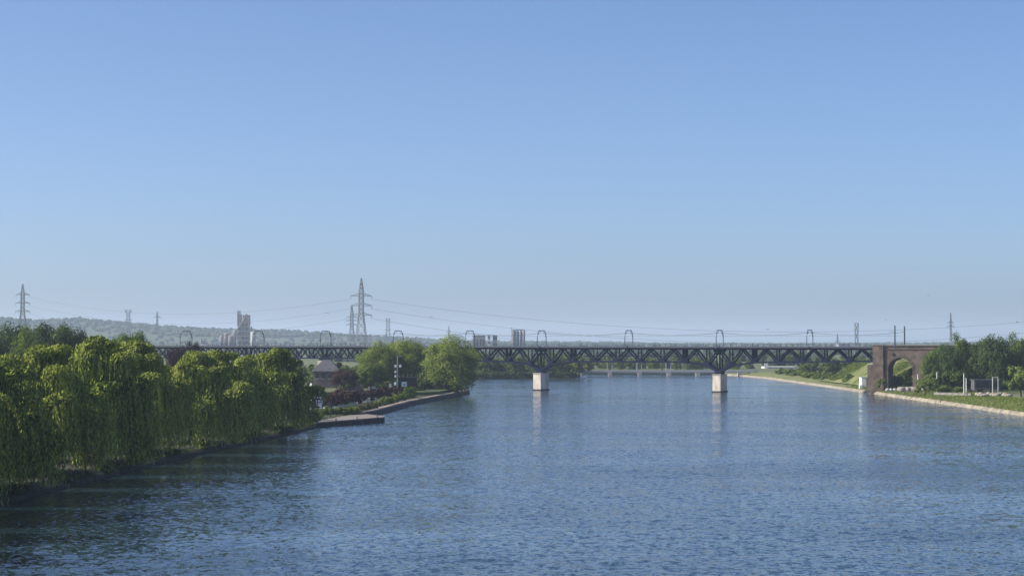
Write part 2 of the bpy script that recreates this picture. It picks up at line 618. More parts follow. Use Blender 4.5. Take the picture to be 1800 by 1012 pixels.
def blobs(name, cen, rad, m, squash=.8, seed=1):
    """a far wood: many uneven crowns in one mesh"""
    r = np.random.default_rng(seed)
    v, f = ico(2)
    cen = np.asarray(cen); n = len(cen)
    k = 1 + r.normal(0, .17, (n, len(v), 1))
    V = cen[:, None, :] + v[None] * k * np.asarray(rad)[:, None, None] * np.array([1, 1, squash])
    Fc = f[None] + (np.arange(n) * len(v))[:, None, None]
    o = link(name, np_mesh(name, V.reshape(-1, 3), tris=Fc.reshape(-1, 3), smooth=True), m)
    return o


def leaves(cen, axis, length, width, r, normal=None):
    """one four-cornered leaf (or leaf spray) per centre"""
    n = len(cen)
    axis = axis / np.maximum(np.linalg.norm(axis, axis=1, keepdims=True), 1e-6)
    rv = r.normal(0, 1, (n, 3))
    if normal is not None: rv = normal + .55 * rv
    side = np.cross(axis, rv)
    side /= np.maximum(np.linalg.norm(side, axis=1, keepdims=True), 1e-6)
    L = (length * r.uniform(.7, 1.3, n))[:, None] * .5
    W = (width * r.uniform(.7, 1.3, n))[:, None] * .5
    v = np.stack([cen - axis * L, cen + side * W, cen + axis * L, cen - side * W], 1).reshape(-1, 3)
    q = np.arange(n * 4).reshape(n, 4)
    return v, q


def trunk_mesh(r, h, rad, limbs, spread, top):
    mb = MB()
    pts = [(0, 0, -.6), (r.normal(0, .1), r.normal(0, .1), h * .5), (r.normal(0, .25), r.normal(0, .25), h)]
    mb.tube(pts, rad, 8, rad * .65)
    for i in range(limbs):
        a = 2 * math.pi * (i + r.uniform(-.3, .3)) / limbs
        d = spread * r.uniform(.6, 1)
        s = Vector(pts[1]).lerp(Vector(pts[2]), r.uniform(.4, 1))
        e = Vector((math.cos(a) * d, math.sin(a) * d, top * r.uniform(.75, 1)))
        m_ = s.lerp(e, .5) + Vector((0, 0, .08 * top))
        mb.tube([s, m_, e], rad * .5, 5, rad * .12)
        e2 = m_ + Vector((math.cos(a + .7) * d * .5, math.sin(a + .7) * d * .5, top * .18))
        mb.tube([m_, e2], rad * .3, 4, rad * .1)
    me = bpy.data.meshes.new('trunk')
    me.from_pydata(mb.v, [], mb.f)
    me.materials.append(M['bark'])
    me.polygons.foreach_set('use_smooth', np.ones(len(me.polygons), bool))
    return me


def crown_broad(seed, H, R, base, nclump, nleaf, leaf, lump=.28, full=False):
    """rounded crown of leaf clumps; unit in metres"""
    r = np.random.default_rng(seed)
    cz, rz = (H + base) / 2, (H - base) / 2
    d = r.normal(0, 1, (nclump, 3)); d /= np.linalg.norm(d, axis=1, keepdims=True)
    if not full: d[:, 2] = np.where(d[:, 2] < -.55, -d[:, 2] * .5, d[:, 2])
    sc = r.uniform(.55, .92, (nclump, 1)) * (1 + lump * r.normal(0, .35, (nclump, 1)))
    c = d * sc * np.array([R, R, rz]) + np.array([0, 0, cz])
    cr = R * r.uniform(.2, .36, nclump)
    per = nleaf // nclump
    cen, ax, nor = [], [], []
    for k in range(nclump):
        u = r.normal(0, 1, (per, 3)); u /= np.linalg.norm(u, axis=1, keepdims=True)
        rad = cr[k] * r.uniform(.35, 1.0, (per, 1)) ** .5 * (1 + .18 * np.sin(u[:, :1] * 5 + k) + .15 * r.normal(0, 1, (per, 1)))
        cen.append(c[k] + u * rad * np.array([1, 1, .8]))
        ax.append(np.cross(u, r.normal(0, 1, (per, 3))) + .35 * r.normal(0, 1, (per, 3)))
        nor.append(u + d[k] * .6)
    cen = np.concatenate(cen); ax = np.concatenate(ax)
    v, q = leaves(cen, ax, leaf, leaf * .62, r, np.concatenate(nor))
    return v, q


def willow_crown(seed, H=17.0, R=8.0):
    """plumes: each limb ends in a leafy dome from which a cascade of strands hangs"""
    r = np.random.default_rng(seed)
    cen, ax, nor = [], [], []
    plumes = []
    no = 12
    for k in range(no):                                   # outer ring
        th = 2 * math.pi * (k + r.uniform(-.3, .3)) / no
        plumes.append((th, r.uniform(.66, 1.0) * R, H * r.uniform(.42, .68), r.uniform(1.6, 2.5), r.uniform(.2, 2.2) if r.uniform() < .66 else r.uniform(3.5, 7), 105))
    for k in range(8):                                    # middle ring
        th = 2 * math.pi * (k + r.uniform(-.35, .35)) / 8
        plumes.append((th, r.uniform(.34, .62) * R, H * r.uniform(.68, .88), r.uniform(1.6, 2.5), r.uniform(2, 7), 70))
    for k in range(4):
        plumes.append((r.uniform(0, 6.3), r.uniform(0, .3) * R, H * r.uniform(.90, 1.0), r.uniform(1.5, 2.3), r.uniform(5, 9), 60))
    for th, rr_, z, cr, hang, ns in plumes:
        c = np.array([math.cos(th) * rr_, math.sin(th) * rr_, z - cr * .6])
        for sub in range(5):                              # lumpy dome
            o = r.normal(0, 1, 3); o /= np.linalg.norm(o)
            o[2] = abs(o[2]) * .6
            cc = c + o * cr * .55
            sr = cr * r.uniform(.45, .75)
            m = int(200 * (sr / 1.2) ** 2)
            u = r.normal(0, 1, (m, 3)); u /= np.linalg.norm(u, axis=1, keepdims=True)
            u[:, 2] = np.where(u[:, 2] < -.3, -u[:, 2], u[:, 2])
            cen.append(cc + u * sr * r.uniform(.7, 1.08, (m, 1)) * np.array([1, 1, .85]))
            ax.append(np.cross(u, r.normal(0, 1, (m, 3))) * .6 + np.array([0, 0, -.5]))
            nor.append(u + np.array([0, 0, .5]))
        out = np.array([math.cos(th), math.sin(th)])
        for s in range(ns):
            t = r.uniform(0, 2 * math.pi); q0 = cr * math.sqrt(r.uniform(.1, 1))
            sx, sy = c[0] + math.cos(t) * q0, c[1] + math.sin(t) * q0
            z0 = c[2] + r.uniform(-.3, .7) * cr * .5
            z1 = min(z0 - 1.5, max(.15, hang + r.normal(0, .9)))
            if r.uniform() > .42: z1 = z0 - (z0 - z1) * r.uniform(.2, .9)
            nl = max(3, int((z0 - z1) / .34))
            zz = np.linspace(z0, z1, nl)
            q = (z0 - zz) / max(z0 - z1, .1)
            sw = .4 * r.normal(0, 1, 2) + out * .6 + np.array([math.cos(t), math.sin(t)]) * q0 * r.uniform(-.1, .5)
            px = sx + sw[0] * q ** .5 + .09 * r.normal(0, 1, nl)
            py = sy + sw[1] * q ** .5 + .09 * r.normal(0, 1, nl)
            cen.append(np.stack([px, py, zz], 1))
            ax.append(np.stack([.2 * r.normal(0, 1, nl), .2 * r.normal(0, 1, nl), -np.ones(nl)], 1))
            nor.append(np.tile(np.array([math.cos(t) + out[0], math.sin(t) + out[1], .1]) * .8, (nl, 1)))
    for s in range(330):                                  # loose strands between the plumes
        t = r.uniform(0, 2 * math.pi); q0 = R * math.sqrt(r.uniform(.12, 1.05))
        z0 = H * (1.0 - .5 * (q0 / R) ** 2) * r.uniform(.78, .98)
        z1 = max(.2, z0 - r.uniform(1.5, 8.5))
        nl = max(3, int((z0 - z1) / .34))
        zz = np.linspace(z0, z1, nl)
        px = math.cos(t) * q0 + .12 * r.normal(0, 1, nl) + .3 * np.sin(zz * .5 + s)
        py = math.sin(t) * q0 + .12 * r.normal(0, 1, nl)
        cen.append(np.stack([px, py, zz], 1))
        ax.append(np.stack([.25 * r.normal(0, 1, nl), .25 * r.normal(0, 1, nl), -np.ones(nl)], 1))
        nor.append(np.tile(np.array([math.cos(t), math.sin(t), .3]), (nl, 1)))
    cen = np.concatenate(cen); ax = np.concatenate(ax)
    return leaves(cen, ax, .54, .20, r, np.concatenate(nor))


def make_tree(name, crown_vq, mat_leaf, trunk_me, label, cat, group, loc, rz=0, s=1.0, sz=None):
    t = empty(name, loc, rz)
    t.scale = (s, s, sz or s)
    v, q = crown_vq
    key = (id(crown_vq), mat_leaf.name)
    if key not in _crowns:
        me = np_mesh('crown', v, quads=q)
        me.materials.append(mat_leaf)
        _crowns[key] = me
    link('crown', _crowns[key], None, t)
    if trunk_me: link('trunk' if cat == 'tree' else 'stem', trunk_me, None, t)
    return tag(t, label, cat, group)


ORD = ['first', 'second', 'third', 'fourth', 'fifth', 'sixth', 'seventh', 'eighth', 'ninth', 'tenth', 'eleventh', 'twelfth', 'thirteenth', 'fourteenth']
_crowns = {}
RT = np.random.default_rng(21)
willows = [willow_crown(3), willow_crown(8, 17, 7.4), willow_crown(14, 17, 8.6), willow_crown(22, 17, 8.0)]
willow_trunks = [trunk_mesh(RT, 5.0, .55, 6, 5.5, 13) for _ in range(2)]
broad = [crown_broad(31, 18, 8, 2.5, 70, 15000, .62), crown_broad(32, 18, 7.6, 2.2, 64, 14000, .62), crown_broad(33, 18, 8.4, 3, 80, 16000, .6)]
lush = [crown_broad(34 + i, 18, 8, .2, 95, 17000, .62, .28, True) for i in range(3)]
planec = [crown_broad(41, 20, 10, -.8, 130, 34000, .58, .15, True), crown_broad(42, 20, 9.5, -.6, 120, 32000, .58, .15, True)]
broad_trunks = [trunk_mesh(RT, 6, .45, 6, 5, 13) for _ in range(2)]
fartree = [crown_broad(51 + i, 11, 5.6, -1.5, 34, 2200, .95, .28, True) for i in range(3)]
far_trunk = trunk_mesh(RT, 4, .3, 4, 2.5, 8)
bush = [crown_broad(61 + i, 3.0, 2.0, -.5, 22, 2600, .34) for i in range(3)]
bush_stem = trunk_mesh(RT, .9, .10, 4, 1.0, 1.8)
hedge = [crown_broad(71 + i, 1.5, 1.6, -.4, 22, 2600, .28) for i in range(2)]

# ---- willow row on the left bank
wl = [(184, 1.1, 'weeping willow at the very left edge, nearest to the viewer'),
      (206, 1.05, 'willow in the bottom left corner whose strands hang to the water'),
      (230, 1.2, 'weeping willow second from the left edge with a bright rounded top'),
      (258, 1.32, 'highest and broadest weeping willow, in front of the single round green tree'),
      (287, 1.12, 'weeping willow below the right side of the single round green tree'),
      (314, 1.18, 'weeping willow above the low ledge of the bank'),
      (342, 1.12, 'weeping willow just in front of the dark purple trees'),
      (372, 1.2, 'weeping willow at the left end of the visible bridge deck'),
      (404, 1.14, 'weeping willow below the cement works tower'),
      (436, 1.2, 'last weeping willow of the row, beside the marina and dock')]
for i, (Y, sc_, lab) in enumerate(wl):
    X = float(np.interp(Y, [p[1] for p in lb_out], [p[0] for p in lb_out])) - [5.0, 7.2, 4.4, 6.4, 5.2][i % 5] + (1.4 if i == 9 else 0)
    xp = 900 + FPX * X / Y
    ty = float(np.interp(xp, [0, 40, 100, 160, 200, 270, 330, 400, 470, 520], [600, 599, 603, 588, 594, 604, 616, 611, 608, 611])) + 5
    hgt = at(xp, ty, Y).z - lz
    make_tree('weeping_willow', willows[i % 4], M['willow'], willow_trunks[i % 2], lab, 'tree', 'weeping willows along the left bank',
              (X, Y, lz - .1), i * 2.1, sc_, hgt / 16.6)

# ---- dark trees behind the marina
for i, (x, top, Y, k, m, s, lab) in enumerate([
        (-45, 572, 282, 0, 'dark', 1.0, 'dark green tree cut by the left edge behind the willows'),
        (14, 572, 300, 1, 'dark', .9, 'second dark green tree from the left edge behind the willows'),
        (62, 574, 292, 2, 'green', .85, 'mid green tree left of the dark round tree behind the willows'),
        (103, 569, 285, 0, 'dark', .95, 'large dark round tree rising behind the left willows'),
        (142, 583, 322, 1, 'purple', .7, 'small brownish tree right of the large dark round tree'),
        (228, 584, 305, 2, 'green', .88, 'single round green tree topping the willows against the hazy hill'),
        (190, 598, 330, 1, 'dark', .8, 'low dark tree between the two round trees behind the willows')]):
    Y *= 2
    p = at(x, top, Y)
    h = (p.z - GZ) / 17.3
    make_tree('broadleaf_tree', broad[k], M[m], broad_trunks[i % 2], lab, 'tree', 'trees behind the marina', (p.x, Y, GZ - .1), i, s, h)
for i, (x, top, Y, s, lab) in enumerate([(312, 606, 345, .45, 'low purple leaved tree left of the bridge end'), (342, 597, 350, .5, 'taller purple leaved tree hiding the left bridge end')]):
    Y *= 2
    p = at(x, top, Y)
    make_tree('purple_tree', broad[i], M['purple'], broad_trunks[0], lab, 'tree', 'purple trees', (p.x, Y, GZ - .1), i * 2, s, (p.z - GZ) / 18.3)

# ---- plane trees on the point and others
for i, (x, top, Y, k, m, s, lab) in enumerate([
        (793, 587, 370, 0, 'plane', 1.02, 'big rounded olive green tree overhanging the tip of the point'),
        (722, 594, 388, 1, 'plane', .84, 'olive green tree in the middle of the clump in front of the bridge'),
        (694, 596, 398, 1, 'plane', .9, 'olive green tree filling the gap behind the signal mast'),
        (664, 598, 384, 0, 'plane', .82, 'yellow green tree at the left of the clump in front of the bridge')]):
    Y *= 2
    p = at(x, top, Y)
    make_tree('plane_tree', planec[k], M[m], broad_trunks[i % 2], lab, 'tree', 'olive trees on the point', (p.x, Y, GZ - .4), i * 1.3, s, (p.z - GZ) / 20.2)
p = at(652, 634, 704)
make_tree('green_tree', broad[1], M['green'], broad_trunks[0], 'small dark green tree in front of the yellow green clump', 'tree', None, (p.x, 704, GZ - .6), .5, .72, (p.z - GZ) / 18)
make_tree('russet_tree', broad[2], M['russet'], broad_trunks[1], 'dusky bushy tree beside the grey hipped roof', 'tree', None, (at(606, 645, 700).x, 700, GZ - .3), .9, .58, .46)

# ------------------------------------------------------------------ railway bridge
P2 = Vector((11.65, 822.0)); P3 = Vector((80.5, 794.0))
U2 = (P3 - P2).normalized(); MAIN = (P3 - P2).length
N2 = Vector((-U2.y, U2.x))               # away from the camera
if N2.y < 0: N2 = -N2
PAN = MAIN / 8
RZ = math.atan2(U2.y, U2.x)
DECK_Z, TOPZ = 17.75, 16.7
HALF = 2.0                               # half distance between the two trusses
S_END = MAIN + 6.5 * PAN
S_L = -6.5 * PAN


def bp(s, o, z):
    q = P2 + U2 * s + N2 * o
    return Vector((q.x, q.y, z))


base = bp(0, 0, 0)
br = empty('railway_bridge', base)
tag(br, 'long dark navy steel truss railway bridge on pale piers across the river', 'bridge')
hs = [(S_L, 12.2), (-3.5 * PAN, 11.7), (-2.5 * PAN, 11.6), (-1.5 * PAN, 11.45), (-.5 * PAN, 10.35), (0, 7.9), (.5 * PAN, 10.35), (1.5 * PAN, 11.45), (2.5 * PAN, 11.6)]
hs += [(MAIN - s, z) for s, z in hs[::-1][:4]][:1] + [(MAIN + s, z) for s, z in [(-1.5 * PAN, 11.45), (-.5 * PAN, 10.35), (0, 7.9), (.5 * PAN, 10.35), (1.5 * PAN, 11.45), (2.5 * PAN, 11.6), (3.5 * PAN, 11.7), (6.5 * PAN, 12.2)]]
hsx = [a for a, _ in hs]; hsz = [b for _, b in hs]


def zb(s):
    return float(np.interp(s, hsx, hsz))


for side in (-1, 1):
    o = side * HALF
    bar('top_chord', bp(S_L, o, TOPZ), bp(S_END, o, TOPZ), .55, .6, M['steel'], br)
    mb = MB()
    for (s0, z0), (s1, z1) in zip(hs[:-1], hs[1:]):
        mb.beam(bp(s0, o, z0), bp(s1, o, z1), .5, .62 if abs(z1 - z0) < 1.5 else 1.0)
    mb.build('bottom_chord', M['steel'], br)
    nodes = [(-6.5 + i) * PAN for i in range(0, 7)] + [(i + .5) * PAN for i in range(8)] + [MAIN + (i + .5) * PAN for i in range(7)]
    for b_ in nodes:
        i_rel = min(abs(abs(b_ / PAN) - 1.5), abs(abs((b_ - MAIN) / PAN) - 1.5))
        thick = 1.15 if i_rel < .01 else .44
        bar('post', bp(b_, o, zb(b_)), bp(b_, o, TOPZ), .4, thick, M['steel'], br) if False else bar('post', bp(b_, o, zb(b_)), bp(b_, o, TOPZ), thick, .42, M['steel'], br)
        for d in (-.5, .5):
            t = b_ + d * PAN
            if t < S_L - .1 or t > S_END + .1: continue
            bar('diagonal', bp(b_, o, zb(b_) + .1), bp(t, o, TOPZ - .1), .36, .60, M['steel'], br)
        m2 = MB()                      # gusset plate
        z_ = zb(b_)
        wv = 1.35
        pl = [(-wv, z_ - .1), (wv, z_ - .1), (wv * .72, z_ + 1.0), (wv * .3, z_ + 1.5), (-wv * .3, z_ + 1.5), (-wv * .72, z_ + 1.0)]
        slope = (zb(b_ + .5) - zb(b_ - .5)) if abs(b_ - S_L) > 1 and abs(b_ - S_END) > 1 else 0
        vs = [bp(b_ + a, o - .3, zz + slope * a) for a, zz in pl] + [bp(b_ + a, o + .3, zz + slope * a) for a, zz in pl]
        n = len(pl)
        m2.add(vs, [tuple(range(n)), tuple(range(n, 2 * n))[::-1]] + [(i, (i + 1) % n, n + (i + 1) % n, n + i) for i in range(n)])
        m2.build('gusset_plate', M['steel'], br)
    for sp in (0, MAIN):               # heavy posts over the river piers
        for d in (-.55, .55):
            bar('pier_post', bp(sp + d * .4, o, 7.5), bp(sp + d * 1.6, o, TOPZ), .5, .5, M['steel'], br)
        m2 = MB()
        m2.box(bp(sp, o, 7.55), (2.6, 1.0, 1.5), RZ)
        m2.build('bearing', M['steel'], br)
        bar('top_plate', bp(sp - 1.9, o, TOPZ - .7), bp(sp + 1.9, o, TOPZ - .7), .56, .95, M['steel'], br)
# cross frames between the trusses
for b_ in [(i - 6) * PAN for i in range(0, 21)]:
    bar('cross_beam', bp(b_, -HALF, TOPZ), bp(b_, HALF, TOPZ), .35, .7, M['steel'], br)
for b_ in [(i - 5.5) * PAN for i in range(0, 20)]:
    bar('lower_cross_beam', bp(b_, -HALF, zb(b_)), bp(b_, HALF, zb(b_)), .3, .35, M['steel'], br)
for b_ in (-1.5 * PAN, 1.5 * PAN, MAIN - 1.5 * PAN, MAIN + 1.5 * PAN, 0, MAIN):
    bar('sway_brace', bp(b_, -HALF, zb(b_) + .5), bp(b_, HALF, TOPZ), .16, .16, M['steel'], br)
    bar('sway_brace', bp(b_, HALF, zb(b_) + .5), bp(b_, -HALF, TOPZ), .16, .16, M['steel'], br)

# shallower approach trusses on the left
AP = 6.05
app_edges = [S_L - .6 - 6 * AP * k for k in range(5)]
ZA = 12.55
for k in range(4):
    e1, e0 = app_edges[k] - .3, app_edges[k + 1] + .3
    L = (e1 - e0) / 6
    for side in (-1, 1):
        o = side * HALF
        bar('approach_top_chord', bp(e0, o, TOPZ), bp(e1, o, TOPZ), .5, .55, M['steel'], br)
        bar('approach_bottom_chord', bp(e0, o, ZA), bp(e1, o, ZA), .5, .5, M['steel'], br)
        for j in range(6):
            m_ = e0 + (j + .5) * L
            bar('approach_diagonal', bp(m_, o, TOPZ - .1), bp(e0 + j * L, o, ZA + .1), .36, .42, M['steel'], br)
            bar('approach_diagonal', bp(m_, o, TOPZ - .1), bp(e0 + (j + 1) * L, o, ZA + .1), .36, .42, M['steel'], br)
        for j in range(7):
            bar('approach_post', bp(e0 + j * L, o, ZA), bp(e0 + j * L, o, TOPZ), .36, .36 if 0 < j < 6 else 1.0, M['steel'], br)
for k in range(5):
    s = app_edges[k]
    bar('approach_bearing', bp(s, -HALF - .3, ZA - .55), bp(s, HALF + .3, ZA - .55), 2.4, .9, M['steel'], br)
    pm = MB()
    pm.box(bp(s, 0, (ZA - 1.0) / 2), (3.4, 8.2, ZA - 1.0), RZ, .88)
    pm.build('approach_pier', M['cap'], br)

# deck, walkway edges, railings
SL2 = app_edges[4]
bar('deck_slab', bp(SL2, 0, 17.25), bp(S_END + .3, 0, 17.25), 7.6, .5, M['deck'], br)
for side in (-1, 1):
    o = side * 4.15
    bar('deck_edge', bp(SL2, o, 17.42), bp(S_END, o, 17.42), .5, .62, M['fascia'], br)
    bar('edge_girder', bp(SL2, o - side * .35, 17.0), bp(S_END, o - side * .35, 17.0), .3, .42, M['steel'], br)
    rl = MB()
    for z in (18.75, 18.28):
        rl.beam(bp(SL2, o, z), bp(S_END, o, z), .07)
    s = SL2
    while s < S_END:
        rl.beam(bp(s, o, 17.72), bp(s, o, 18.8), .09)
        s += 2.2
    rl.build('railing', M['cat'], br)
    for tz in (-.72, .72):
        bar('rail', bp(SL2, side * 1.9 + tz, 17.6), bp(S_END, side * 1.9 + tz, 17.6), .1, .18, M['steel'], br)
# brackets holding the walkway
for i in range(40):
    s = SL2 + 3 + i * (S_END - SL2 - 4) / 39
    for side in (-1, 1):
        bar('walkway_bracket', bp(s, side * HALF, TOPZ + .1), bp(s, side * 4.3, 17.12), .16, .3, M['steel'], br)

for k, sp in enumerate((0, MAIN)):
    m2 = MB()
    ps = MB()
    c = bp(sp, 0, 0)
    ps.box((c.x, c.y, 2.6), (3.2, 9.2, 8.2), RZ, .985)
    pr = ps.build('pier', M['pier'], br)
    pr['label'] = 'pale sunlit concrete pier standing in the river'
    m2.box((c.x, c.y, 6.82), (3.5, 9.5, .26), RZ)
    cp = m2.build('cap', M['cap'], pr)
    cp.location = (0, 0, 0)
    mw = MB()
    mw.box((c.x, c.y, .05), (3.7, 9.7, .9), RZ)
    mw.build('footing', M['quay'], pr)

# ------------------------------------------------------------------ catenary portals and wires on the bridge
PX = [(-164.4, 'catenary portal on the bridge directly above the purple tree'), (-128.9, 'catenary portal on the bridge in front of the cement works'),
      (-96.9, 'catenary portal on the bridge above the left approach pier'), (-63.3, 'catenary portal on the bridge rising behind the olive tree clump'),
      (-31.06, 'catenary portal on the bridge just right of the overhanging rounded tree'), (.3, 'catenary portal on the bridge above the left river pier'),
      (MAIN / 2, 'catenary portal on the bridge midway between the two river piers'), (MAIN, 'catenary portal on the bridge above the right river pier'),
      (MAIN + 35.6, 'catenary portal on the bridge between right river pier and brick viaduct')]
for s, lab in PX:
    t = tag(empty('catenary_portal', bp(s, 0, DECK_Z)), lab, 'portal', 'catenary portals on the bridge')
    for side in (-1, 1):
        mb = MB()
        mb.tube([bp(s, side * 4.9, 16.9), bp(s, side * 4.85, 21.2)], .17, 6, .15)
        mb.tube([bp(s, side * 4.85, 21.2), bp(s, side * 4.2, 22.7), bp(s, side * 3.0, 23.9)], .2, 6, .17)
        mb.build('post', M['cat'], t)
        mb = MB()
        mb.beam(bp(s, side * 4.4, 22.3), bp(s, side * 1.9, 22.9), .09)
        mb.beam(bp(s, side * 1.9, 22.9), bp(s, side * 1.9, 23.8), .09)
        mb.build('insulator_arm', M['cat'], t)
    mb = MB()
    mb.tube([bp(s, -3.0, 23.9), bp(s, 3.0, 23.9)], .17, 6)
    mb.build('crossbar', M['cat'], t)


def wire(name, p, q, sag, r, label, n=24, group=None, m='wire', cat='cable'):
    p, q = Vector(p), Vector(q)
    pts = [p.lerp(q, i / n) - Vector((0, 0, sag * 4 * (i / n) * (1 - i / n))) for i in range(n + 1)]
    mb = MB()
    mb.tube(pts, r, 4)
    o = mb.build(name, M[m])
    return tag(o, label, cat, group)


ss = [s for s, _ in PX] + [MAIN + 70]
for side, lab in ((-1, 'thin contact wire strung over the near track of the bridge'), (1, 'thin contact wire strung over the far track of the bridge')):
    mb = MB()
    for a, b in zip(ss[:-1], ss[1:]):
        pts = [bp(a + (b - a) * i / 8, side * 1.9, 22.9 - .9 * 4 * (i / 8) * (1 - i / 8)) for i in range(9)]
        mb.tube(pts, .035, 4)
        mb.tube([bp(a, side * 1.9, 21.7), bp(b, side * 1.9, 21.7)], .03, 4)
    tag(mb.build('contact_wire', M['wire']), lab, 'cable')
for x, top, lab in ((1573, 572, 'left one of two slim masts on top of the brick viaduct'), (1590, 573, 'right one of two slim masts on the brick viaduct, with bracket')):
    p = at(x, top, 756 if x < 1580 else 772)
    t = tag(empty('catenary_mast', (p.x, p.y, DECK_Z)), lab, 'mast', 'masts on the viaduct')
    mb = MB()
    mb.box((p.x, p.y, (17 + p.z) / 2), (.42, .42, p.z - 17))
    mb.build('pole', M['cat'], t)
    mb = MB()
    d = -1 if x > 1580 else 1
    mb.beam((p.x, p.y, p.z - 2.3), (p.x + U2.x * 0 - 1.6, p.y + d * 1.2, p.z - 2.1), .12)
    mb.build('bracket', M['cat'], t)

# ------------------------------------------------------------------ brick viaduct on the right bank
VZ = 18.0
S0 = S_END + .6
vb = bp(S0, 0, 0)
vd = tag(empty('brick_viaduct', vb), 'weathered brown brick viaduct with one tall round arch at the right bridge end', 'viaduct')
ARC_C, ARC_R, ARC_Z = S0 + 10.0, 4.55, 9.0
FO, BO = -4.6, 4.6                        # near and far faces
S_V = S0 + 62


def wall_with_arch(mb):
    n = 14
    arc = [(ARC_C - ARC_R, 0.5), (ARC_C - ARC_R, ARC_Z)] + [(ARC_C - ARC_R * math.cos(math.pi * i / n), ARC_Z + ARC_R * math.sin(math.pi * i / n)) for i in range(1, n)] + [(ARC_C + ARC_R, ARC_Z), (ARC_C + ARC_R, .5)]
    top = [(s, VZ) for s, _ in arc]
    for o in (FO, BO):
        vs = [bp(s, o, z) for s, z in arc] + [bp(s, o, z) for s, z in top]
        m = len(arc)
        mb.add(vs, [(i, i + 1, m + i + 1, m + i) for i in range(m - 1) if abs(arc[i][0] - arc[i + 1][0]) > 1e-5])
        mb.add([bp(S0 + 3.6, o, .5), bp(arc[0][0], o, .5), bp(arc[0][0], o, VZ), bp(S0 + 3.6, o, VZ)], [(0, 1, 2, 3)])
        mb.add([bp(arc[-1][0], o, .5), bp(S_V, o, .5), bp(S_V, o, VZ), bp(arc[-1][0], o, VZ)], [(0, 1, 2, 3)])
    for (s0, z0), (s1, z1) in zip(arc[:-1], arc[1:]):
        mb.add([bp(s0, FO, z0), bp(s0, BO, z0), bp(s1, BO, z1), bp(s1, FO, z1)], [(0, 1, 2, 3)])
    mb.add([bp(S0 + 3.6, FO, VZ), bp(S_V, FO, VZ), bp(S_V, BO, VZ), bp(S0 + 3.6, BO, VZ)], [(0, 1, 2, 3)])
    mb.add([bp(S_V, FO, .5), bp(S_V, BO, .5), bp(S_V, BO, VZ), bp(S_V, FO, VZ)], [(0, 1, 2, 3)])


mb = MB(); wall_with_arch(mb)
mb.build('wall', M['brick'], vd)
mb = MB()
c = bp(S0 + 1.8, 0, 9.2)
mb.box((c.x, c.y, 8.95), (4.0, 10.6, 18.3), RZ)
pil = mb.build('abutment_tower', M['brick'], vd)
mb = MB()
mb.box((c.x, c.y, 18.22), (4.4, 11.0, .34), RZ)
mb.build('coping', M['coping'], pil)
mb = MB()                                  # bearing shelf under the truss end, on the river side
c2 = bp(S0 - 1.3, 0, 5.5)
mb.box((c2.x, c2.y, 5.6), (2.2, 8.6, 10.8), RZ)
sh = mb.build('bearing_shelf', M['brick'], vd)
mb = MB(); mb.box((c2.x, c2.y, 11.1), (2.5, 8.8, .3), RZ); mb.build('bedstone', M['cap'], sh)
nv = 21
for i in range(nv):                        # voussoirs of the arch ring
    a0, a1 = math.pi * i / nv + .012, math.pi * (i + 1) / nv - .012
    pts = []
    for a, r_ in ((a0, ARC_R - .02), (a1, ARC_R - .02), (a1, ARC_R + .85), (a0, ARC_R + .85)):
        pts.append((ARC_C - r_ * math.cos(a), ARC_Z + r_ * math.sin(a)))
    m2 = MB()
    vs = [bp(s, FO - .14, z) for s, z in pts] + [bp(s, FO + .1, z) for s, z in pts]
    m2.add(vs, [(0, 1, 2, 3), (7, 6, 5, 4), (0, 4, 5, 1), (1, 5, 6, 2), (2, 6, 7, 3), (3, 7, 4, 0)])
    m2.build('voussoir', M['brick2'], vd)
for o in (FO, BO):
    sgn = -1 if o < 0 else 1
    bar('parapet_coping', bp(S0 + 3.9, o + sgn * .06, VZ + .18), bp(S_V, o + sgn * .06, VZ + .18), .7, .36, M['coping'], vd)
    bar('string_course', bp(S0 + 3.9, o + sgn * .1, VZ - 1.3), bp(S_V, o + sgn * .1, VZ - 1.3), .3, .3, M['brick2'], vd)
m2 = MB()
m2.box(bp(S0 + 6.9, FO - .3, 15.1), (1.3, .6, .7), RZ)
m2.build('mast_corbel', M['brick2'], vd)

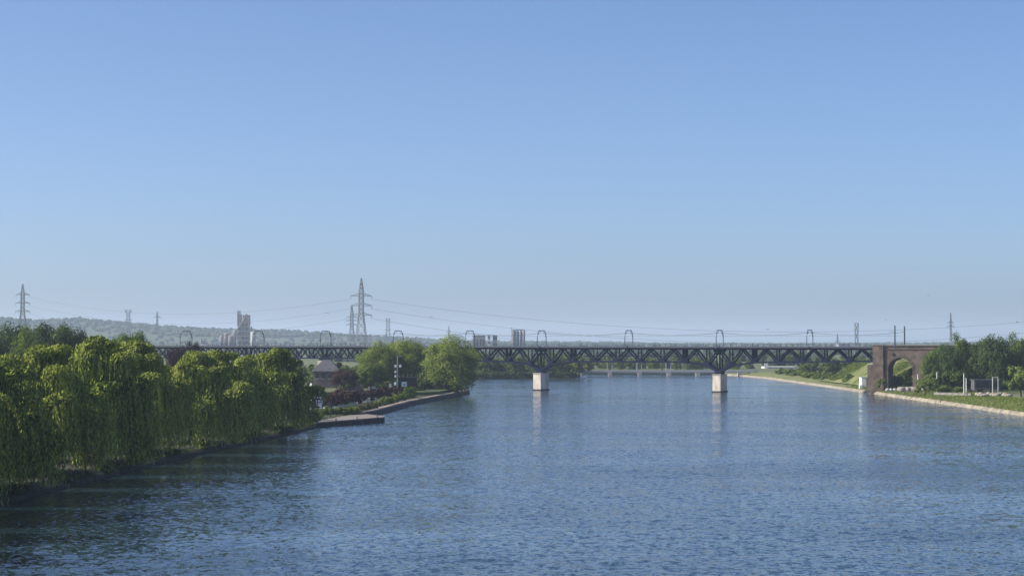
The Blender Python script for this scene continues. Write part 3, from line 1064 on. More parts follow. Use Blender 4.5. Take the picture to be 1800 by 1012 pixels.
# ------------------------------------------------------------------ pylons and power lines
def pylon(label, x, top, Y, H, armw, arms, m='galv', base_w=None, head=None, rz=0.0, mw=.42, wide_top=False, slim=1.0):
    Y *= 2
    p = at(x, top, Y)
    z0 = p.z - H
    bw = base_w or H * .17
    tw = H * .022
    t = tag(empty('electricity_pylon', (p.x, p.y, z0)), label, 'pylon', 'electricity pylons')
    R = Matrix.Rotation(rz, 3, 'Z')

    def q(a, b, z):
        v = R @ Vector((a, b, 0))
        return Vector((p.x + v.x, p.y + v.y, z0 + z))
    waist = H * .52

    def w(z):
        if wide_top and z > .93 * H: return bw * .5
        if z < waist: return bw / 2 + (H * .03 * slim - bw / 2) * z / waist
        if z < .82 * H: return H * .03 * slim
        return H * .03 * slim + (tw * .25 - H * .03 * slim) * (z - .82 * H) / (.18 * H)
    lv = [0, .14, .27, .38, .47, .52, .60, .68, .76, .82, .88, .94, 1.0]
    mb = MB()
    for a, b in ((-1, -1), (1, -1), (1, 1), (-1, 1)):
        mb.path([q(a * w(z * H), b * w(z * H), z * H) for z in lv], mw)
    mb.build('leg_frame', M[m], t)
    mb = MB()
    for z0_, z1_ in zip(lv[:-1], lv[1:]):
        a, b = w(z0_ * H), w(z1_ * H)
        for k in range(4):
            c1 = [(-1, -1), (1, -1), (1, 1), (-1, 1)][k]; c2 = [(1, -1), (1, 1), (-1, 1), (-1, -1)][k]
            mb.beam(q(c1[0] * a, c1[1] * a, z0_ * H), q(c2[0] * b, c2[1] * b, z1_ * H), mw * .6)
            mb.beam(q(c2[0] * a, c2[1] * a, z0_ * H), q(c1[0] * b, c1[1] * b, z1_ * H), mw * .6)
            if z1_ < .99: mb.beam(q(c1[0] * b, c1[1] * b, z1_ * H), q(c2[0] * b, c2[1] * b, z1_ * H), mw * .5)
    mb.build('bracing', M[m], t)
    tips = []
    for az, aw in arms:
        for sd in (-1, 1):
            mb = MB()
            b0 = w(az)
            tip = q(sd * aw, 0, az)
            for yy in (-b0, b0):
                mb.beam(q(sd * b0, yy, az), tip, mw * .85)
                mb.beam(q(sd * b0, yy, az + H * .035), tip, mw * .7)
            for k in (.3, .6):
                mb.beam(q(sd * (b0 + (aw - b0) * k), 0, az), q(sd * (b0 + (aw - b0) * k), 0, az + H * .035 * (1 - k)), mw * .5)
            mb.build('cross_arm', M[m], t)
            mi = MB()
            mi.tube([tip, tip - Vector((0, 0, H * .045))], .2, 5)
            mi.build('insulator', M['galvd'], t)
            tips.append(tip - Vector((0, 0, H * .045)))
    return t, tips, q(0, 0, H)


big, big_t, big_top = pylon('tall pale pylon with three cross arms behind the left half of the bridge', 635, 489, 900, 62, 9.5, [(46.5, 9.4), (38, 9.4), (29.5, 9.4)], rz=.25, mw=.5)
lp, lp_t, lp_top = pylon('grey pylon with three cross arms above the trees at the far left', 40, 499, 1150, 60, 8, [(48, 7.6), (38.5, 7.8), (29, 8.2)], m='galvd', rz=.1, mw=.62)
pylon('slimmer pylon standing just behind the left side of the tall pale pylon', 618.5, 536, 1500, 62, 7, [(44, 8), (39, 9), (33, 8)], m='galvd', rz=.3, mw=.6)
pylon('small distant pylon with pointed top on the hill right of the flat topped one', 276.5, 547, 2100, 40, 6, [(28, 7.5)], m='galvd', mw=.8)
pylon('faint thin distant pylon above the olive tree clump', 789, 572, 2400, 45, 5, [(32, 5)], m='galvd', mw=.8)
pylon('slim pinkish pylon above the big right hand trees', 1671, 549, 1300, 60, 4, [(47, 4.2), (42, 5.0)], m='galvd', base_w=5, rz=.3, mw=.34, slim=.45)
pylon('faint low distant pylon left of the square topped one near the viaduct', 1472, 586, 1500, 42, 5, [(30, 4.5), (24, 5)], m='galvd', rz=.3, mw=.3, slim=.7)
far_r, far_t, far_top = pylon('pylon beyond the right edge carrying the power lines', 2080, 500, 900, 62, 9.5, [(46.5, 9.4), (38, 9.4), (29.5, 9.4)], rz=-.3, mw=.5)


def squarehead(label, x, top, base, Y, flare):
    """flat-topped lattice tower (portal-headed pylon)"""
    Y *= 2
    p = at(x, top, Y)
    H = p.z - at(x, base, Y).z
    t = tag(empty('lattice_tower', (p.x, p.y, p.z - H)), label, 'pylon', 'electricity pylons')
    z0 = p.z - H
    k = Y / 3600
    wb, wm, wt = 4.0 * k, 2.6 * k, (5.6 if flare else 3.2) * k
    lv = [(0, wb), (.3, wb * .9), (.58, wm), (.8, wm), (1.0, wt)]
    mb = MB(); mb2 = MB()
    cs = [(-1, -1), (1, -1), (1, 1), (-1, 1)]
    for (za, a), (zb_, b) in zip(lv[:-1], lv[1:]):
        for i in range(4):
            c1, c2 = cs[i], cs[(i + 1) % 4]
            P = lambda c, w_, z: Vector((p.x + c[0] * w_, p.y + c[1] * w_ * .6, z0 + z * H))
            mb.beam(P(c1, a, za), P(c1, b, zb_), .8 * k)
            mb2.beam(P(c1, a, za), P(c2, b, zb_), .45 * k)
            mb2.beam(P(c2, a, za), P(c1, b, zb_), .45 * k)
            mb2.beam(P(c1, b, zb_), P(c2, b, zb_), .6 * k)
    mb.build('leg_frame', M['galvd'], t); mb2.build('bracing', M['galvd'], t)
    mb = MB()
    aw = (7 if flare else 5.5) * k
    for zz, ww in ((1.0, wt * 1.15), (.5, aw)):
        mb.beam((p.x - ww, p.y, z0 + zz * H), (p.x + ww, p.y, z0 + zz * H), .9 * k)
    mb.build('cross_arm', M['galvd'], t)


squarehead('flat topped flaring lattice pylon on the hazy hill at left', 225.5, 545, 580, 2300, True)
squarehead('square topped lattice pylon right of the tall pale pylon', 682, 560, 600, 1700, False)
squarehead('square topped lattice pylon left of the brick viaduct', 1505.5, 568, 640, 1000, False)

lv_names = ['upper', 'middle', 'lower']
for k in range(3):
    wire('power_line', big_t[2 * k + 1], far_t[2 * k], 26 + 2 * k, .085, f'{lv_names[k]} power line sagging from the tall pale pylon to the right edge', 40, 'power lines right of the tall pylon')
    wire('power_line', big_t[2 * k], lp_t[2 * k + 1], 16 + k, .075, f'{lv_names[k]} faint power line between tall pale pylon and the far left pylon', 40, 'power lines left of the tall pylon')

# ------------------------------------------------------------------ cement works
def slabwin(mb, c, w, h): mb.box(c, (w, .3, h))


cw = at(428, 605, 3600)
ct = tag(empty('cement_tower', (cw.x, cw.y, GZ)), 'tall pinkish grey preheater tower of the distant cement works', 'tower')
X0, Y0 = cw.x, cw.y
mb = MB(); mb.box((X0, Y0, 25), (19, 16, 46)); mb.build('lower_block', M['concp'], ct)
mb = MB(); mb.box((X0 + 5, Y0, 59 - 3), (13, 13, 17), 0, .92); mb.build('upper_block', M['concp'], ct)
mb = MB(); mb.box((X0 - 7, Y0, 56), (7, 9, 20)); mb.build('left_shaft', M['concp'], ct)
mb = MB(); mb.box((X0 - 8.2, Y0, 68), (5.2, 6, 8)); mb.build('chimney_head', M['conc'], ct)
mb = MB()
mb.tube([(X0 - 9, Y0 - 8.6, 40), (X0 + 2, Y0 - 8.6, 57), (X0 + 6, Y0 - 8.6, 66), (X0 + 11, Y0 - 8.6, 62), (X0 + 11.5, Y0 - 8.6, 40)], 1.2, 8)
mb.build('gas_duct', M['concp'], ct)
for i, z in enumerate((12, 20, 28, 36, 44)):
    mb = MB(); mb.box((X0 + 1, Y0 - 8.4, z), (20.5, 1.4, 1.0)); mb.build('floor_slab', M['conc'], ct)
    for j in range(3):
        if (i + j) % 3 != 1:
            mb = MB(); mb.box((X0 - 5.5 + 6 * j, Y0 - 8.15, z + 4), (3.4, .5, 4.2)); mb.build('opening', M['glass'], ct)
mb = MB(); mb.tube([(X0 + 14, Y0, 3), (X0 + 14, Y0, 44)], 1.6, 10); mb.build('side_stack', M['grey'], ct)
silo_lab = ['leftmost pale silo of the cement works', 'second silo from the left at the cement works', 'broad silo in the middle of the cement works silos', 'short silo right of the broad one at the cement works', 'pale silo touching the foot of the cement tower', 'square pale silo right of the cement tower']
for i, (x, top, w_) in enumerate([(389, 590, 6.5), (397, 585, 7), (405, 589, 10), (409.5, 584, 5), (412.5, 580, 6), (445, 582, 9)]):
    q_ = at(x, top, 3560)
    t = tag(empty('silo', (q_.x, 3560, GZ)), silo_lab[i], 'silo', 'silos of the cement works')
    mb = MB(); mb.tube([(q_.x, 3560, GZ), (q_.x, 3560, q_.z - 1.5)], w_ / 2, 14); mb.build('barrel', M['concp'] if i < 5 else M['conc'], t, True)
    mb = MB(); mb.tube([(q_.x, 3560, q_.z - 1.5), (q_.x, 3560, q_.z)], w_ / 2 * 1.03, 14, w_ / 5); mb.build('cone_roof', M['conc'], t)
cv = tag(empty('conveyor', (at(462, 600, 3580).x, 3580, GZ)), 'sloping enclosed conveyor right of the cement tower', 'conveyor')
mb = MB(); mb.beam(at(451, 593, 3580), at(474, 603, 3580), 3, 3); mb.build('gallery', M['grey'], cv)
for x in (456, 466):
    mb = MB(); pp = at(x, 600, 3580); mb.box((pp.x, 3580, 9), (1, 2, 14)); mb.build('trestle', M['conc'], cv)


def blockb(name, label, x0, x1, top, Y, depth, m, rows=4, cols=5, cat='building', roofbits=0, group=None):
    Y *= 2
    a, b = at(x0, top, Y), at(x1, top, Y)
    w_ = b.x - a.x
    H = a.z - GZ
    t = tag(empty(name, ((a.x + b.x) / 2, Y, GZ)), label, cat, group)
    mb = MB(); mb.box(((a.x + b.x) / 2, Y + depth / 2, GZ + H / 2), (w_, depth, H)); mb.build('wall', M[m], t)
    mb = MB(); mb.box(((a.x + b.x) / 2, Y + depth / 2, GZ + H + .4), (w_ + .5, depth + .5, .8)); rf = mb.build('roof', M['grey'], t)
    for i in range(rows):
        for j in range(cols):
            mb = MB(); mb.box((a.x + w_ * (j + .5) / cols, Y - .05, GZ + H * (i + .6) / rows), (w_ / cols * .55, .3, H / rows * .42)); mb.build('window', M['roof'], t)
    for k in range(roofbits):
        mb = MB(); mb.box((a.x + w_ * (k + .5) / roofbits, Y + depth / 2, GZ + H + 1.6), (w_ / roofbits * .4, 2.5, 2.0 + (k % 2))); mb.build('roof_housing', M['conc'], rf)
    return t


sl = at(911, 581, 2600)
st_ = tag(empty('grain_silo_block', (sl.x, 2600, GZ)), 'tall grey silo block right of the low blocks above the bridge', 'silo')
w0 = at(899, 581, 2600).x; w1 = at(923, 581, 2600).x
for j in range(4):
    cxx = w0 + (w1 - w0) * (j + .5) / 4
    mb = MB(); mb.tube([(cxx, 2600, GZ), (cxx, 2600, sl.z)], (w1 - w0) / 8 * 1.04, 12); mb.build('cell', M['bluegrey'] if j else M['conc'], st_, True)
mb = MB(); mb.box(((w0 + w1) / 2, 2603, (sl.z + GZ) / 2), (w1 - w0, 5, sl.z - GZ + 1.0)); mb.build('back_wall', M['conc'], st_)
mb = MB(); mb.box(((w0 + w1) / 2 + .5, 2601, sl.z + .8), (w1 - w0 - 2, 4, 1.6)); mb.build('head_house', M['grey'], st_)
mb = MB(); mb.box((w0 + .3, 2597.6, sl.z / 2 + 3), (.6, .6, sl.z + 2)); mb.build('lift_mast', M['cat'], st_)
blockb('works_building', 'blue grey block left of the grey silo, beside the olive tree', 831, 853, 590, 1250, 14, 'bluegrey', 1, 4)
blockb('works_tower', 'narrow pale tower block between blue grey block and grey silo', 857, 862, 590, 1240, 6, 'offw', 4, 1)
blockb('works_tower', 'stepped dark block left of the grey silo', 866, 874, 590, 1260, 8, 'bluegrey', 3, 2)
blockb('works_shed', 'low pale works shed left of the cement silos', 368, 386, 602, 1760, 20, 'offw', 1, 5)
blockb('warehouse', 'small white building on the hill foot above the purple tree', 353, 361, 596, 1500, 12, 'offw', 2, 2)
blockb('works_shed', 'long low roof above the bridge deck near the viaduct', 1474, 1494, 605, 1350, 20, 'grey', 1, 6)

# ------------------------------------------------------------------ far woods
def terrain_z(x, y): return GZ


cen, rad = [], []
for _ in range(5200):                       # wooded hillside
    i = random.random() * (len(hill_rows) - 1.001)
    k = int(i); f = i - k
    u = random.choice([1, 2, 2, 2, 3, 3, 3]) + random.random() * .999 - 1
    j = min(4, int(u)); g_ = u - j
    A0, A1 = Vector(hill_rows[k][j]), Vector(hill_rows[k][j + 1])
    B0, B1 = Vector(hill_rows[k + 1][j]), Vector(hill_rows[k + 1][j + 1])
    p = A0.lerp(A1, g_).lerp(B0.lerp(B1, g_), f)
    r_ = random.uniform(5, 10.5) * (p.y / 7000)
    cen.append((p.x, p.y, p.z + r_ * .35)); rad.append(r_)
tag(blobs('hillside_wood', cen, rad, M['forest'], .85, 3), 'hazy wooded ridge along the horizon', 'wood', kind='stuff')
cen, rad = [], []
for _ in range(2600):                       # hedges and copses on the plain
    Y = random.uniform(1500, 4600)
    band = math.floor(Y / 380)
    Y = band * 380 + random.gauss(0, 24) + 200
    X = Y * random.uniform(-.31, .45)
    if -40 < X < 150 and Y < 1520: continue
    if math.sin(X * .009 + band * 1.7) + math.sin(X * .023 + band) < -.35: continue
    r_ = random.uniform(3.0, 6.5)
    cen.append((X, Y, GZ + r_ * .5)); rad.append(r_)
tag(blobs('distant_copses', cen, rad, M['forest'], .95, 4), 'low hazy copses and hedgerows on the plain beyond the river', 'wood', kind='stuff')

# ---- far bank trees seen under the bridge
rr = random.Random(12)
for i in range(26):
    X = -22 + i * 2.35 + rr.uniform(-.8, .8)
    Y = 1092 + rr.uniform(0, 52)
    s = rr.uniform(.7, 1.05)
    make_tree('bank_tree', fartree[i % 3], M[['mid', 'lime', 'mid', 'green'][i % 4]], far_trunk, 'bushy tree on the far bank below the left half of the bridge', 'tree',
              'far bank trees below the bridge', (X, Y, GZ - .4), rr.uniform(0, 6), s, s * rr.uniform(.85, 1.15))
for i in range(26):
    X = -28 + i * 2.45 + rr.uniform(-1, 1)
    make_tree('bank_bush', bush[i % 3], M['dark'], None, 'dark bush at the water edge of the far bank', 'bush', 'far bank waterside bushes', (X, 1072 + rr.uniform(-2, 3), .2), rr.uniform(0, 6), 1.25, 1.25)
for i in range(34):
    X = 38 + i * 3.3 + rr.uniform(-1, 1)
    s = rr.uniform(.55, .85)
    make_tree('bank_tree', fartree[i % 3], M[['lime', 'mid', 'lime', 'mid', 'green'][i % 5]], far_trunk, 'light green bushy tree behind the low weir bridge', 'tree',
              'light green trees behind the weir', (X, 1244 + rr.uniform(0, 60), GZ - .6), rr.uniform(0, 6), s, s * rr.uniform(.9, 1.1))
for i in range(40):
    x = 850 + i * 17
    Y = 2300 + rr.uniform(0, 600)
    p = at(x, 630, Y)
    s = rr.uniform(.8, 1.15)
    make_tree('plain_tree', fartree[i % 3], M[['mid', 'green', 'mid'][i % 3]], far_trunk, 'tree on the plain seen through the bridge lattice', 'tree',
              'trees on the plain beyond the far bank', (p.x, Y, GZ - .6), rr.uniform(0, 6), s, s)

for i in range(24):
    x = 1348 + i * 8.2
    Y = 1330 + rr.uniform(0, 260) if x < 1408 else 1010 + rr.uniform(0, 220)
    p = at(x, 630, Y)
    s = rr.uniform(.6, .95)
    make_tree('plain_tree', fartree[i % 3], M[['green', 'mid', 'green', 'dark'][i % 4]], far_trunk, 'tree in the distant line beyond the right bank and warehouse', 'tree',
              'tree line beyond the right bank', (p.x, Y, GZ - .6), rr.uniform(0, 6), s, s)

# ------------------------------------------------------------------ weir with low bridge beyond
WY = 1144
wb_ = tag(empty('weir_bridge', (85, WY, 0)), 'long low grey weir bridge with gate towers across the far water', 'bridge')
bar('deck', (34, WY, 2.3), (137, WY - 3, 2.3), 5, .75, M['conc'], wb_)
bar('parapet', (34, WY - 2.55, 3.05), (137, WY - 5.55, 3.05), .12, .7, M['grey'], wb_)
for x in (1072, 1124, 1175, 1226, 1300):
    X = (x - 900) / FPX * WY
    mb = MB(); mb.box((X, WY - 1, .4), (2.0, 8, 3.2)); mb.build('pier', M['conc'], wb_)
    if x < 1200:
        for d in (-1.3, 1.3):
            mb = MB(); mb.box((X + d, WY + 1.8, 5.2), (.5, .8, 5.2)); mb.build('gate_post', M['grey'], wb_)
        mb = MB(); mb.box((X, WY + 1.8, 7.95), (3.6, 1.2, .4)); mb.build('gate_beam', M['grey'], wb_)
tw = tag(empty('lock_tower', (38.5, 1132, 0)), 'dark grey square tower on the far water left of the weir bridge', 'tower')
mb = MB(); mb.box((37.5, 1132, 7.8), (3.6, 5, 16)); mb.build('shaft', M['grey'], tw)
mb = MB(); mb.box((37.5, 1132, 16.1), (4.4, 5.8, .6)); mb.build('roof', M['roof'], tw)
for z in (5, 9, 13):
    mb = MB(); mb.box((37.5, 1129.45, z), (1.0, .2, 1.5)); mb.build('window', M['glass'], tw)
fb = tag(empty('footbridge', (70, 1190, 0)), 'dark high footbridge right of the grey tower, seen through the lattice', 'bridge')
bar('girder', (39.5, 1150, 11.2), (104, 1215, 10.6), 1.6, .6, M['roof'], fb)
bar('handrail', (39.5, 1149.2, 12.6), (104, 1214.2, 12.0), .15, .25, M['roof'], fb)
for k in range(1, 5):
    q_ = Vector((39.5, 1150, 0)).lerp(Vector((104, 1215, 0)), k / 4)
    mb = MB(); mb.box((q_.x, q_.y, 5.5), (.8, .8, 10.4)); mb.build('support', M['roof'], fb)

# ---- warehouse beyond the right bank
wa, wc = at(1345, 646, 1280), at(1402, 646, 1280)
t = tag(empty('warehouse', ((wa.x + wc.x) / 2, 1280, GZ)), 'low pale blue warehouse between right river pier and embankment', 'building')
mb = MB(); mb.box(((wa.x + wc.x) / 2, 1290, GZ + .4), (wc.x - wa.x, 20, 1.6)); mb.build('wall', M['offw'], t)
mb = MB(); mb.add([(wa.x - .4, 1279.5, GZ + 1.1), (wc.x + .4, 1279.5, GZ + 1.1), (wc.x + .4, 1290, wa.z + .6), (wa.x - .4, 1290, wa.z + .6), (wa.x - .4, 1300.5, GZ + 1.1), (wc.x + .4, 1300.5, GZ + 1.1)], [(0, 1, 2, 3), (3, 2, 5, 4), (0, 3, 4), (1, 5, 2)])
mb.build('roof', M['shedroof'], t)
mb = MB(); mb.box((wa.x + .5, 1279.2, GZ + 1.6), (2.2, .6, 4.6)); mb.build('gable_tower', M['white'], t)

# ------------------------------------------------------------------ small white building and things on the right bank
wbX = 137.6
t = tag(empty('pump_house', (wbX + 2, 808, .9)), 'small white building with its shaded side coloured grey by the water before the viaduct', 'building')
mb = MB(); mb.box((wbX + .9, 809, 3.2), (1.9, 5, 4.4)); mb.build('white_tower', M['white'], t)
mb = MB(); mb.box((wbX + 4.2, 809.6, 3.9), (4.7, 5, 2.4)); mb.build('shaded_side', M['grey'], t)  # grey stands in for shade on the white building's right side
mb = MB(); mb.box((wbX + 4.2, 809.2, 2.0), (4.4, 4.2, 1.6)); mb.build('lower_wall', M['conc'], t)
mb = MB(); mb.box((wbX + .9, 809, 5.5), (2.2, 5.3, .22)); rf = mb.build('roof', M['grey'], t)
mb = MB(); mb.box((wbX + 4.3, 809.6, 5.22), (4.9, 5.3, .2)); mb.build('wing_roof', M['grey'], t)
mb = MB(); mb.box((wbX - .5, 805.8, 1.7), (1.2, 1.6, 1.6)); mb.build('step_block', M['white'], t)
for k in range(2):
    mb = MB(); mb.box((wbX + 3.3 + k * 1.7, 807.05, 4.1), (1.0, .16, .9)); mb.build('window', M['glass'], t)


def rock(name, label, loc, s, seed, m='rock', group=None):
    r = np.random.default_rng(seed)
    v, f = ico(2)
    v = v * (1 + r.normal(0, .10, (len(v), 1))) * np.array(s) * .5
    v[:, 2] = np.maximum(v[:, 2], -s[2] * .3)
    o = link(name, np_mesh(name, v, tris=f), M[m], None, loc)
    return tag(o, label, 'rock', group)


for i, x in enumerate((1582, 1586, 1591, 1596, 1601, 1606)):
    p = gp(x, 687 + i % 2, 2.6)
    rock('boulder', ORD[i] + ' pale boulder from the left in front of the brick arch', (p.x, p.y, 3.2), (2.2 + (i % 3) * .6, 1.8, 1.7 + .5 * (i % 2)), i, 'rock', 'boulders in front of the arch')
for i, x in enumerate((1717, 1724, 1731, 1738, 1744, 1752, 1758, 1766, 1772)):
    p = gp(x, 695 + (i % 3), 2.5)
    rock('boulder', ORD[i] + ' pale boulder from the left in the row below the dark shed', (p.x, p.y, 2.9), (1.5 + (i % 3) * .7, 1.4, 1.2 + .4 * (i % 2)), 20 + i, 'rock', 'boulders below the dark shed')
for i, x in enumerate((1560, 1566, 1573, 1614, 1622)):
    p = gp(x, 686, 2.5)
    rock('boulder', ORD[i] + ' grey stone from the left at the foot of the viaduct', (p.x, p.y, 2.7), (1.6, 1.4, 1.2), 40 + i, 'conc', 'grey stones at the viaduct foot')
# low concrete wall
p0, p1 = gp(1642, 693, 2.5), gp(1708, 695, 2.5)
lw = tag(empty('low_wall', (p0 + p1) / 2), 'long low grey concrete wall on the right bank grass', 'wall')
n = 6
for k in range(n):
    a, b = p0.lerp(p1, k / n + .004), p0.lerp(p1, (k + 1) / n - .004)
    bar('block', a + Vector((0, 0, .36)), b + Vector((0, 0, .36)), .5, .75, M['coping'], lw)
# dark shed with a white post frame
p = gp(1736, 690, 2.5)
t = tag(empty('dark_shed', p), 'dark open shed under the trees on the right bank', 'shed')
mb = MB(); mb.box((p.x, p.y + 3, 5.0), (8.6, 5.0, 3.2)); mb.build('wall', M['roof'], t)
mb = MB(); mb.box((p.x, p.y + 2.8, 6.75), (9.2, 5.8, .3)); mb.build('roof', M['roof'], t)
for k in range(3):
    mb = MB(); mb.box((p.x - 2.7 + 2.7 * k, p.y + .45, 5.1), (2.2, .18, 1.5)); mb.build('opening', M['glass'], t)
mb = MB(); mb.box((p.x, p.y + .4, 3.9), (8.4, .24, .5)); mb.build('rail', M['wood'], t)
for k in range(4):
    mb = MB(); mb.box((p.x - 4 + 2.66 * k, p.y + 1.5, 2.9), (.35, .35, 1.6)); mb.build('leg', M['wood'], t)
q0, q1 = gp(1745, 692, 2.5), gp(1754.5, 692, 2.5)
t = tag(empty('white_gantry', (q0 + q1) / 2), 'white frame of two posts and crossbar in front of the dark shed', 'frame')
for q_ in (q0, q1):
    mb = MB(); mb.box((q_.x, q_.y, 5.2), (.24, .24, 5.6)); mb.build('post', M['offw'], t)
mb = MB(); mb.box(((q0.x + q1.x) / 2, q0.y, 7.9), (q1.x - q0.x - .44, .2, .2)); mb.build('crossbar', M['offw'], t)
for x, yb, h, lab in ((1694.5, 692, 6.6, 'tall pale post standing right of the middle of the right bank wall'), (1698.5, 690, 4.8, 'thinner grey post just behind the tall pale post'),
                      (1647, 688, 6.6, 'pale post rising out of the bushes right of the arch'), (1613.5, 686, 5.6, 'pale post against the right side of the brick arch')):
    p = gp(x, yb, 2.5)
    t = tag(empty('pale_post', p), lab, 'post', 'pale posts on the right bank')
    mb = MB(); mb.tube([(p.x, p.y, 2.2), (p.x, p.y, 2.5 + h)], .17, 8, .13); mb.build('pole', M['offw'], t)
    mb = MB(); mb.box((p.x, p.y, 2.5 + h + .1), (.5, .3, .25)); mb.build('cap', M['grey'], t)
for x, y, lab in ((1653, 704, 'short dark mooring post at the edge of the right bank grass'), (1700, 700, 'small dark post in the right bank grass below the pale post')):
    p = gp(x, y, 1.6)
    t = tag(empty('mooring_post', p), lab, 'post')
    mb = MB(); mb.tube([(p.x, p.y, 1.0), (p.x, p.y, 3.0)], .16, 7); mb.build('shaft', M['wood'], t)
    mb = MB(); mb.tube([(p.x, p.y, 3.0), (p.x, p.y, 3.2)], .24, 7); mb.build('head', M['wood'], t)

# trees and bushes on the right bank
for i, (x, top, Y, k, m, s, lab) in enumerate([
        (1652, 600, 366, 0, 'green', .62, 'bushy green tree directly right of the brick viaduct'),
        (1636, 614, 364, 2, 'green', .45, 'lower green tree touching the brick wall right of the arch'),
        (1690, 588, 372, 1, 'green', .66, 'tree with pointed top second right of the viaduct'),
        (1672, 602, 355, 2, 'dark', .55, 'darker tree in front of the pointed tree right of the viaduct'),
        (1722, 594, 371, 2, 'dark', .7, 'dark tree in the hollow between the two highest right hand trees'),
        (1750, 580, 364, 0, 'dark', .8, 'highest dark tree of the right hand group'),
        (1790, 588, 368, 1, 'green', .75, 'green tree right of the highest dark tree'),
        (1835, 590, 360, 2, 'dark', .8, 'dark tree cut off by the right edge of the photo')]):
    Y *= 2
    p = at(x, top, Y)
    make_tree('broadleaf_tree', lush[k], M[m], broad_trunks[i % 2], lab, 'tree', 'tall trees on the right bank', (p.x, Y, GZ - .2), i * 1.7, s, (p.z - GZ) / 18.4)
for i, (x, top, Y, m, w_, lab) in enumerate([
        (1628, 662, 347, 'mid', 2.0, 'round light green bush at the foot of the viaduct wall'),
        (1644, 652, 352, 'mid', 2.2, 'larger light green bush behind the round bush by the viaduct'),
        (1672, 650, 352, 'green', 2.4, 'green bush below the pointed tree'),
        (1706, 660, 356, 'green', 2.0, 'green bush left of the dark shed'),
        (1770, 668, 355, 'green', 1.8, 'green bush right of the white post frame'),
        (1795, 640, 318, 'mid', 2.6, 'big light green bush at the right edge of the photo'),
        (1575, 657, 388, 'green', 1.6, 'leafy bush inside the left half of the brick arch'),
        (1592, 650, 392, 'green', 1.7, 'leafy bush inside the right half of the brick arch'),
        (1551, 664, 376, 'mid', 1.0, 'small bush growing against the abutment tower'),
        (1688, 678, 345, 'mid', 1.2, 'small bush behind the low concrete wall'),
        (1660, 676, 345, 'mid', 1.4, 'small bush between round bush and pale post')]):
    Y *= 2
    p = at(x, top, Y)
    make_tree('bush', bush[i % 3], M[m], bush_stem, lab, 'bush', 'bushes on the right bank', (p.x, Y, 2.3), i, w_, (p.z - 2.3) / 3.0)
rr = random.Random(31)
for i in range(26):
    x = 1352 + i * 5.2
    Yb = float(np.interp(x, [1352, 1440, 1490], [1090, 940, 850]))
    p = at(x, 660, Yb)
    make_tree('bush', bush[i % 3], M[['mid', 'green', 'lime'][i % 3]], None, 'low green bush along the right bank beyond the white building', 'bush', 'bank bushes beyond the white building',
              (max(p.x, 141.5 + rr.uniform(0, 3)), Yb + rr.uniform(-4, 4), 1.9), rr.uniform(0, 6), rr.uniform(1.0, 1.5), rr.uniform(.9, 1.4))
for i in range(14):
    make_tree('embankment_bush', bush[i % 3], M[['green', 'mid', 'dark'][i % 3]], None, ORD[i] + ' green bush from the front along the top of the embankment', 'bush', 'bushes on the embankment top',
              (158 + rr.uniform(-2, 30), 815 + i * 6.5, 11.6), rr.uniform(0, 6), rr.uniform(1, 1.6), rr.uniform(.8, 1.4))


def tufts(name, pts, size, m, label, seed):
    r = np.random.default_rng(seed)
    pts = np.asarray(pts)
    ax = np.stack([r.normal(0, .45, len(pts)), r.normal(0, .45, len(pts)), np.ones(len(pts))], 1)
    v, q = leaves(pts, ax, size, size * .35, r)
    return tag(link(name, np_mesh(name, v, quads=q), M[m]), label, 'grass', kind='stuff')


pts = []
for _ in range(22000):
    Y = random.uniform(460, 840)
    o = random.uniform(1.0, 18)
    z = float(np.interp(o, [1.8, 4, 8, 10.5, 14.5, 20], [.95, 1.35, 2.0, 2.3, 2.5, 2.46]))
    pts.append((135.2 + o, Y, z + .15))
tufts('bank_grass_tufts', pts, .55, 'lime', 'rough grass along the right bank', 1)
pts = []
for _ in range(14000):
    Y = random.uniform(788, 915)
    o = random.random() ** .8
    X = 140 + o * 17
    pts.append((X, Y, float(np.interp(X, [140, 144, 150, 155, 160], [2.0, 4.6, 8.7, 11.2, 11.6])) + .1))
tufts('slope_grass_tufts', pts, .8, 'mid', 'rough olive grass on the embankment slope', 5)
pts = []
for _ in range(9000):
    k = random.random() * (len(lb_out) - 2.01); i = int(k); f = k - i
    a = Vector(lb_out[i]).lerp(Vector(lb_out[i + 1]), f); b = Vector(lb_in[i]).lerp(Vector(lb_in[i + 1]), f)
    u = random.random() ** 2 * .9
    if a.y > 516: u = .32 + u * .6
    p = a.lerp(b, u)
    pts.append((p.x, p.y, lz + .1 if u > .12 else 1.15))
tufts('left_bank_grass', pts, .5, 'green', 'shaded grass and weeds on the left bank', 2)

# ------------------------------------------------------------------ left point: dock, hedges, house, boats
dk = tag(empty('landing_dock', (-40, 492, 0)), 'flat concrete landing dock pointing into the river beside the last willow', 'dock')
dpoly = [gp(553, 751, 0), gp(676, 741, 0)]
A_, B_ = (dpoly[0].x, dpoly[0].y), (dpoly[1].x, dpoly[1].y)
plan = [(A_[0] + .3, A_[1] + .2), (B_[0], B_[1]), (B_[0] - .6, B_[1] + 6.0), (-37.5, 524), (-46.5, 500)]
mb = MB(); mb.prism(plan, -1.2, .95); mb.build('wall', M['quay'], dk)
cx_, cy_ = sum(p[0] for p in plan) / 5, sum(p[1] for p in plan) / 5
mb = MB(); mb.prism([((x - cx_) * 1.015 + cx_, (y - cy_) * 1.015 + cy_) for x, y in plan], .95, 1.22); mb.build('top_slab', M['dockt'], dk)
for k in range(7):
    q_ = Vector(A_).lerp(Vector(B_), .12 + k * .135)
    mb = MB(); mb.box((q_.x + .1, q_.y - .12, .1), (.34, .3, 1.9)); mb.build('fender', M['wood'], dk)
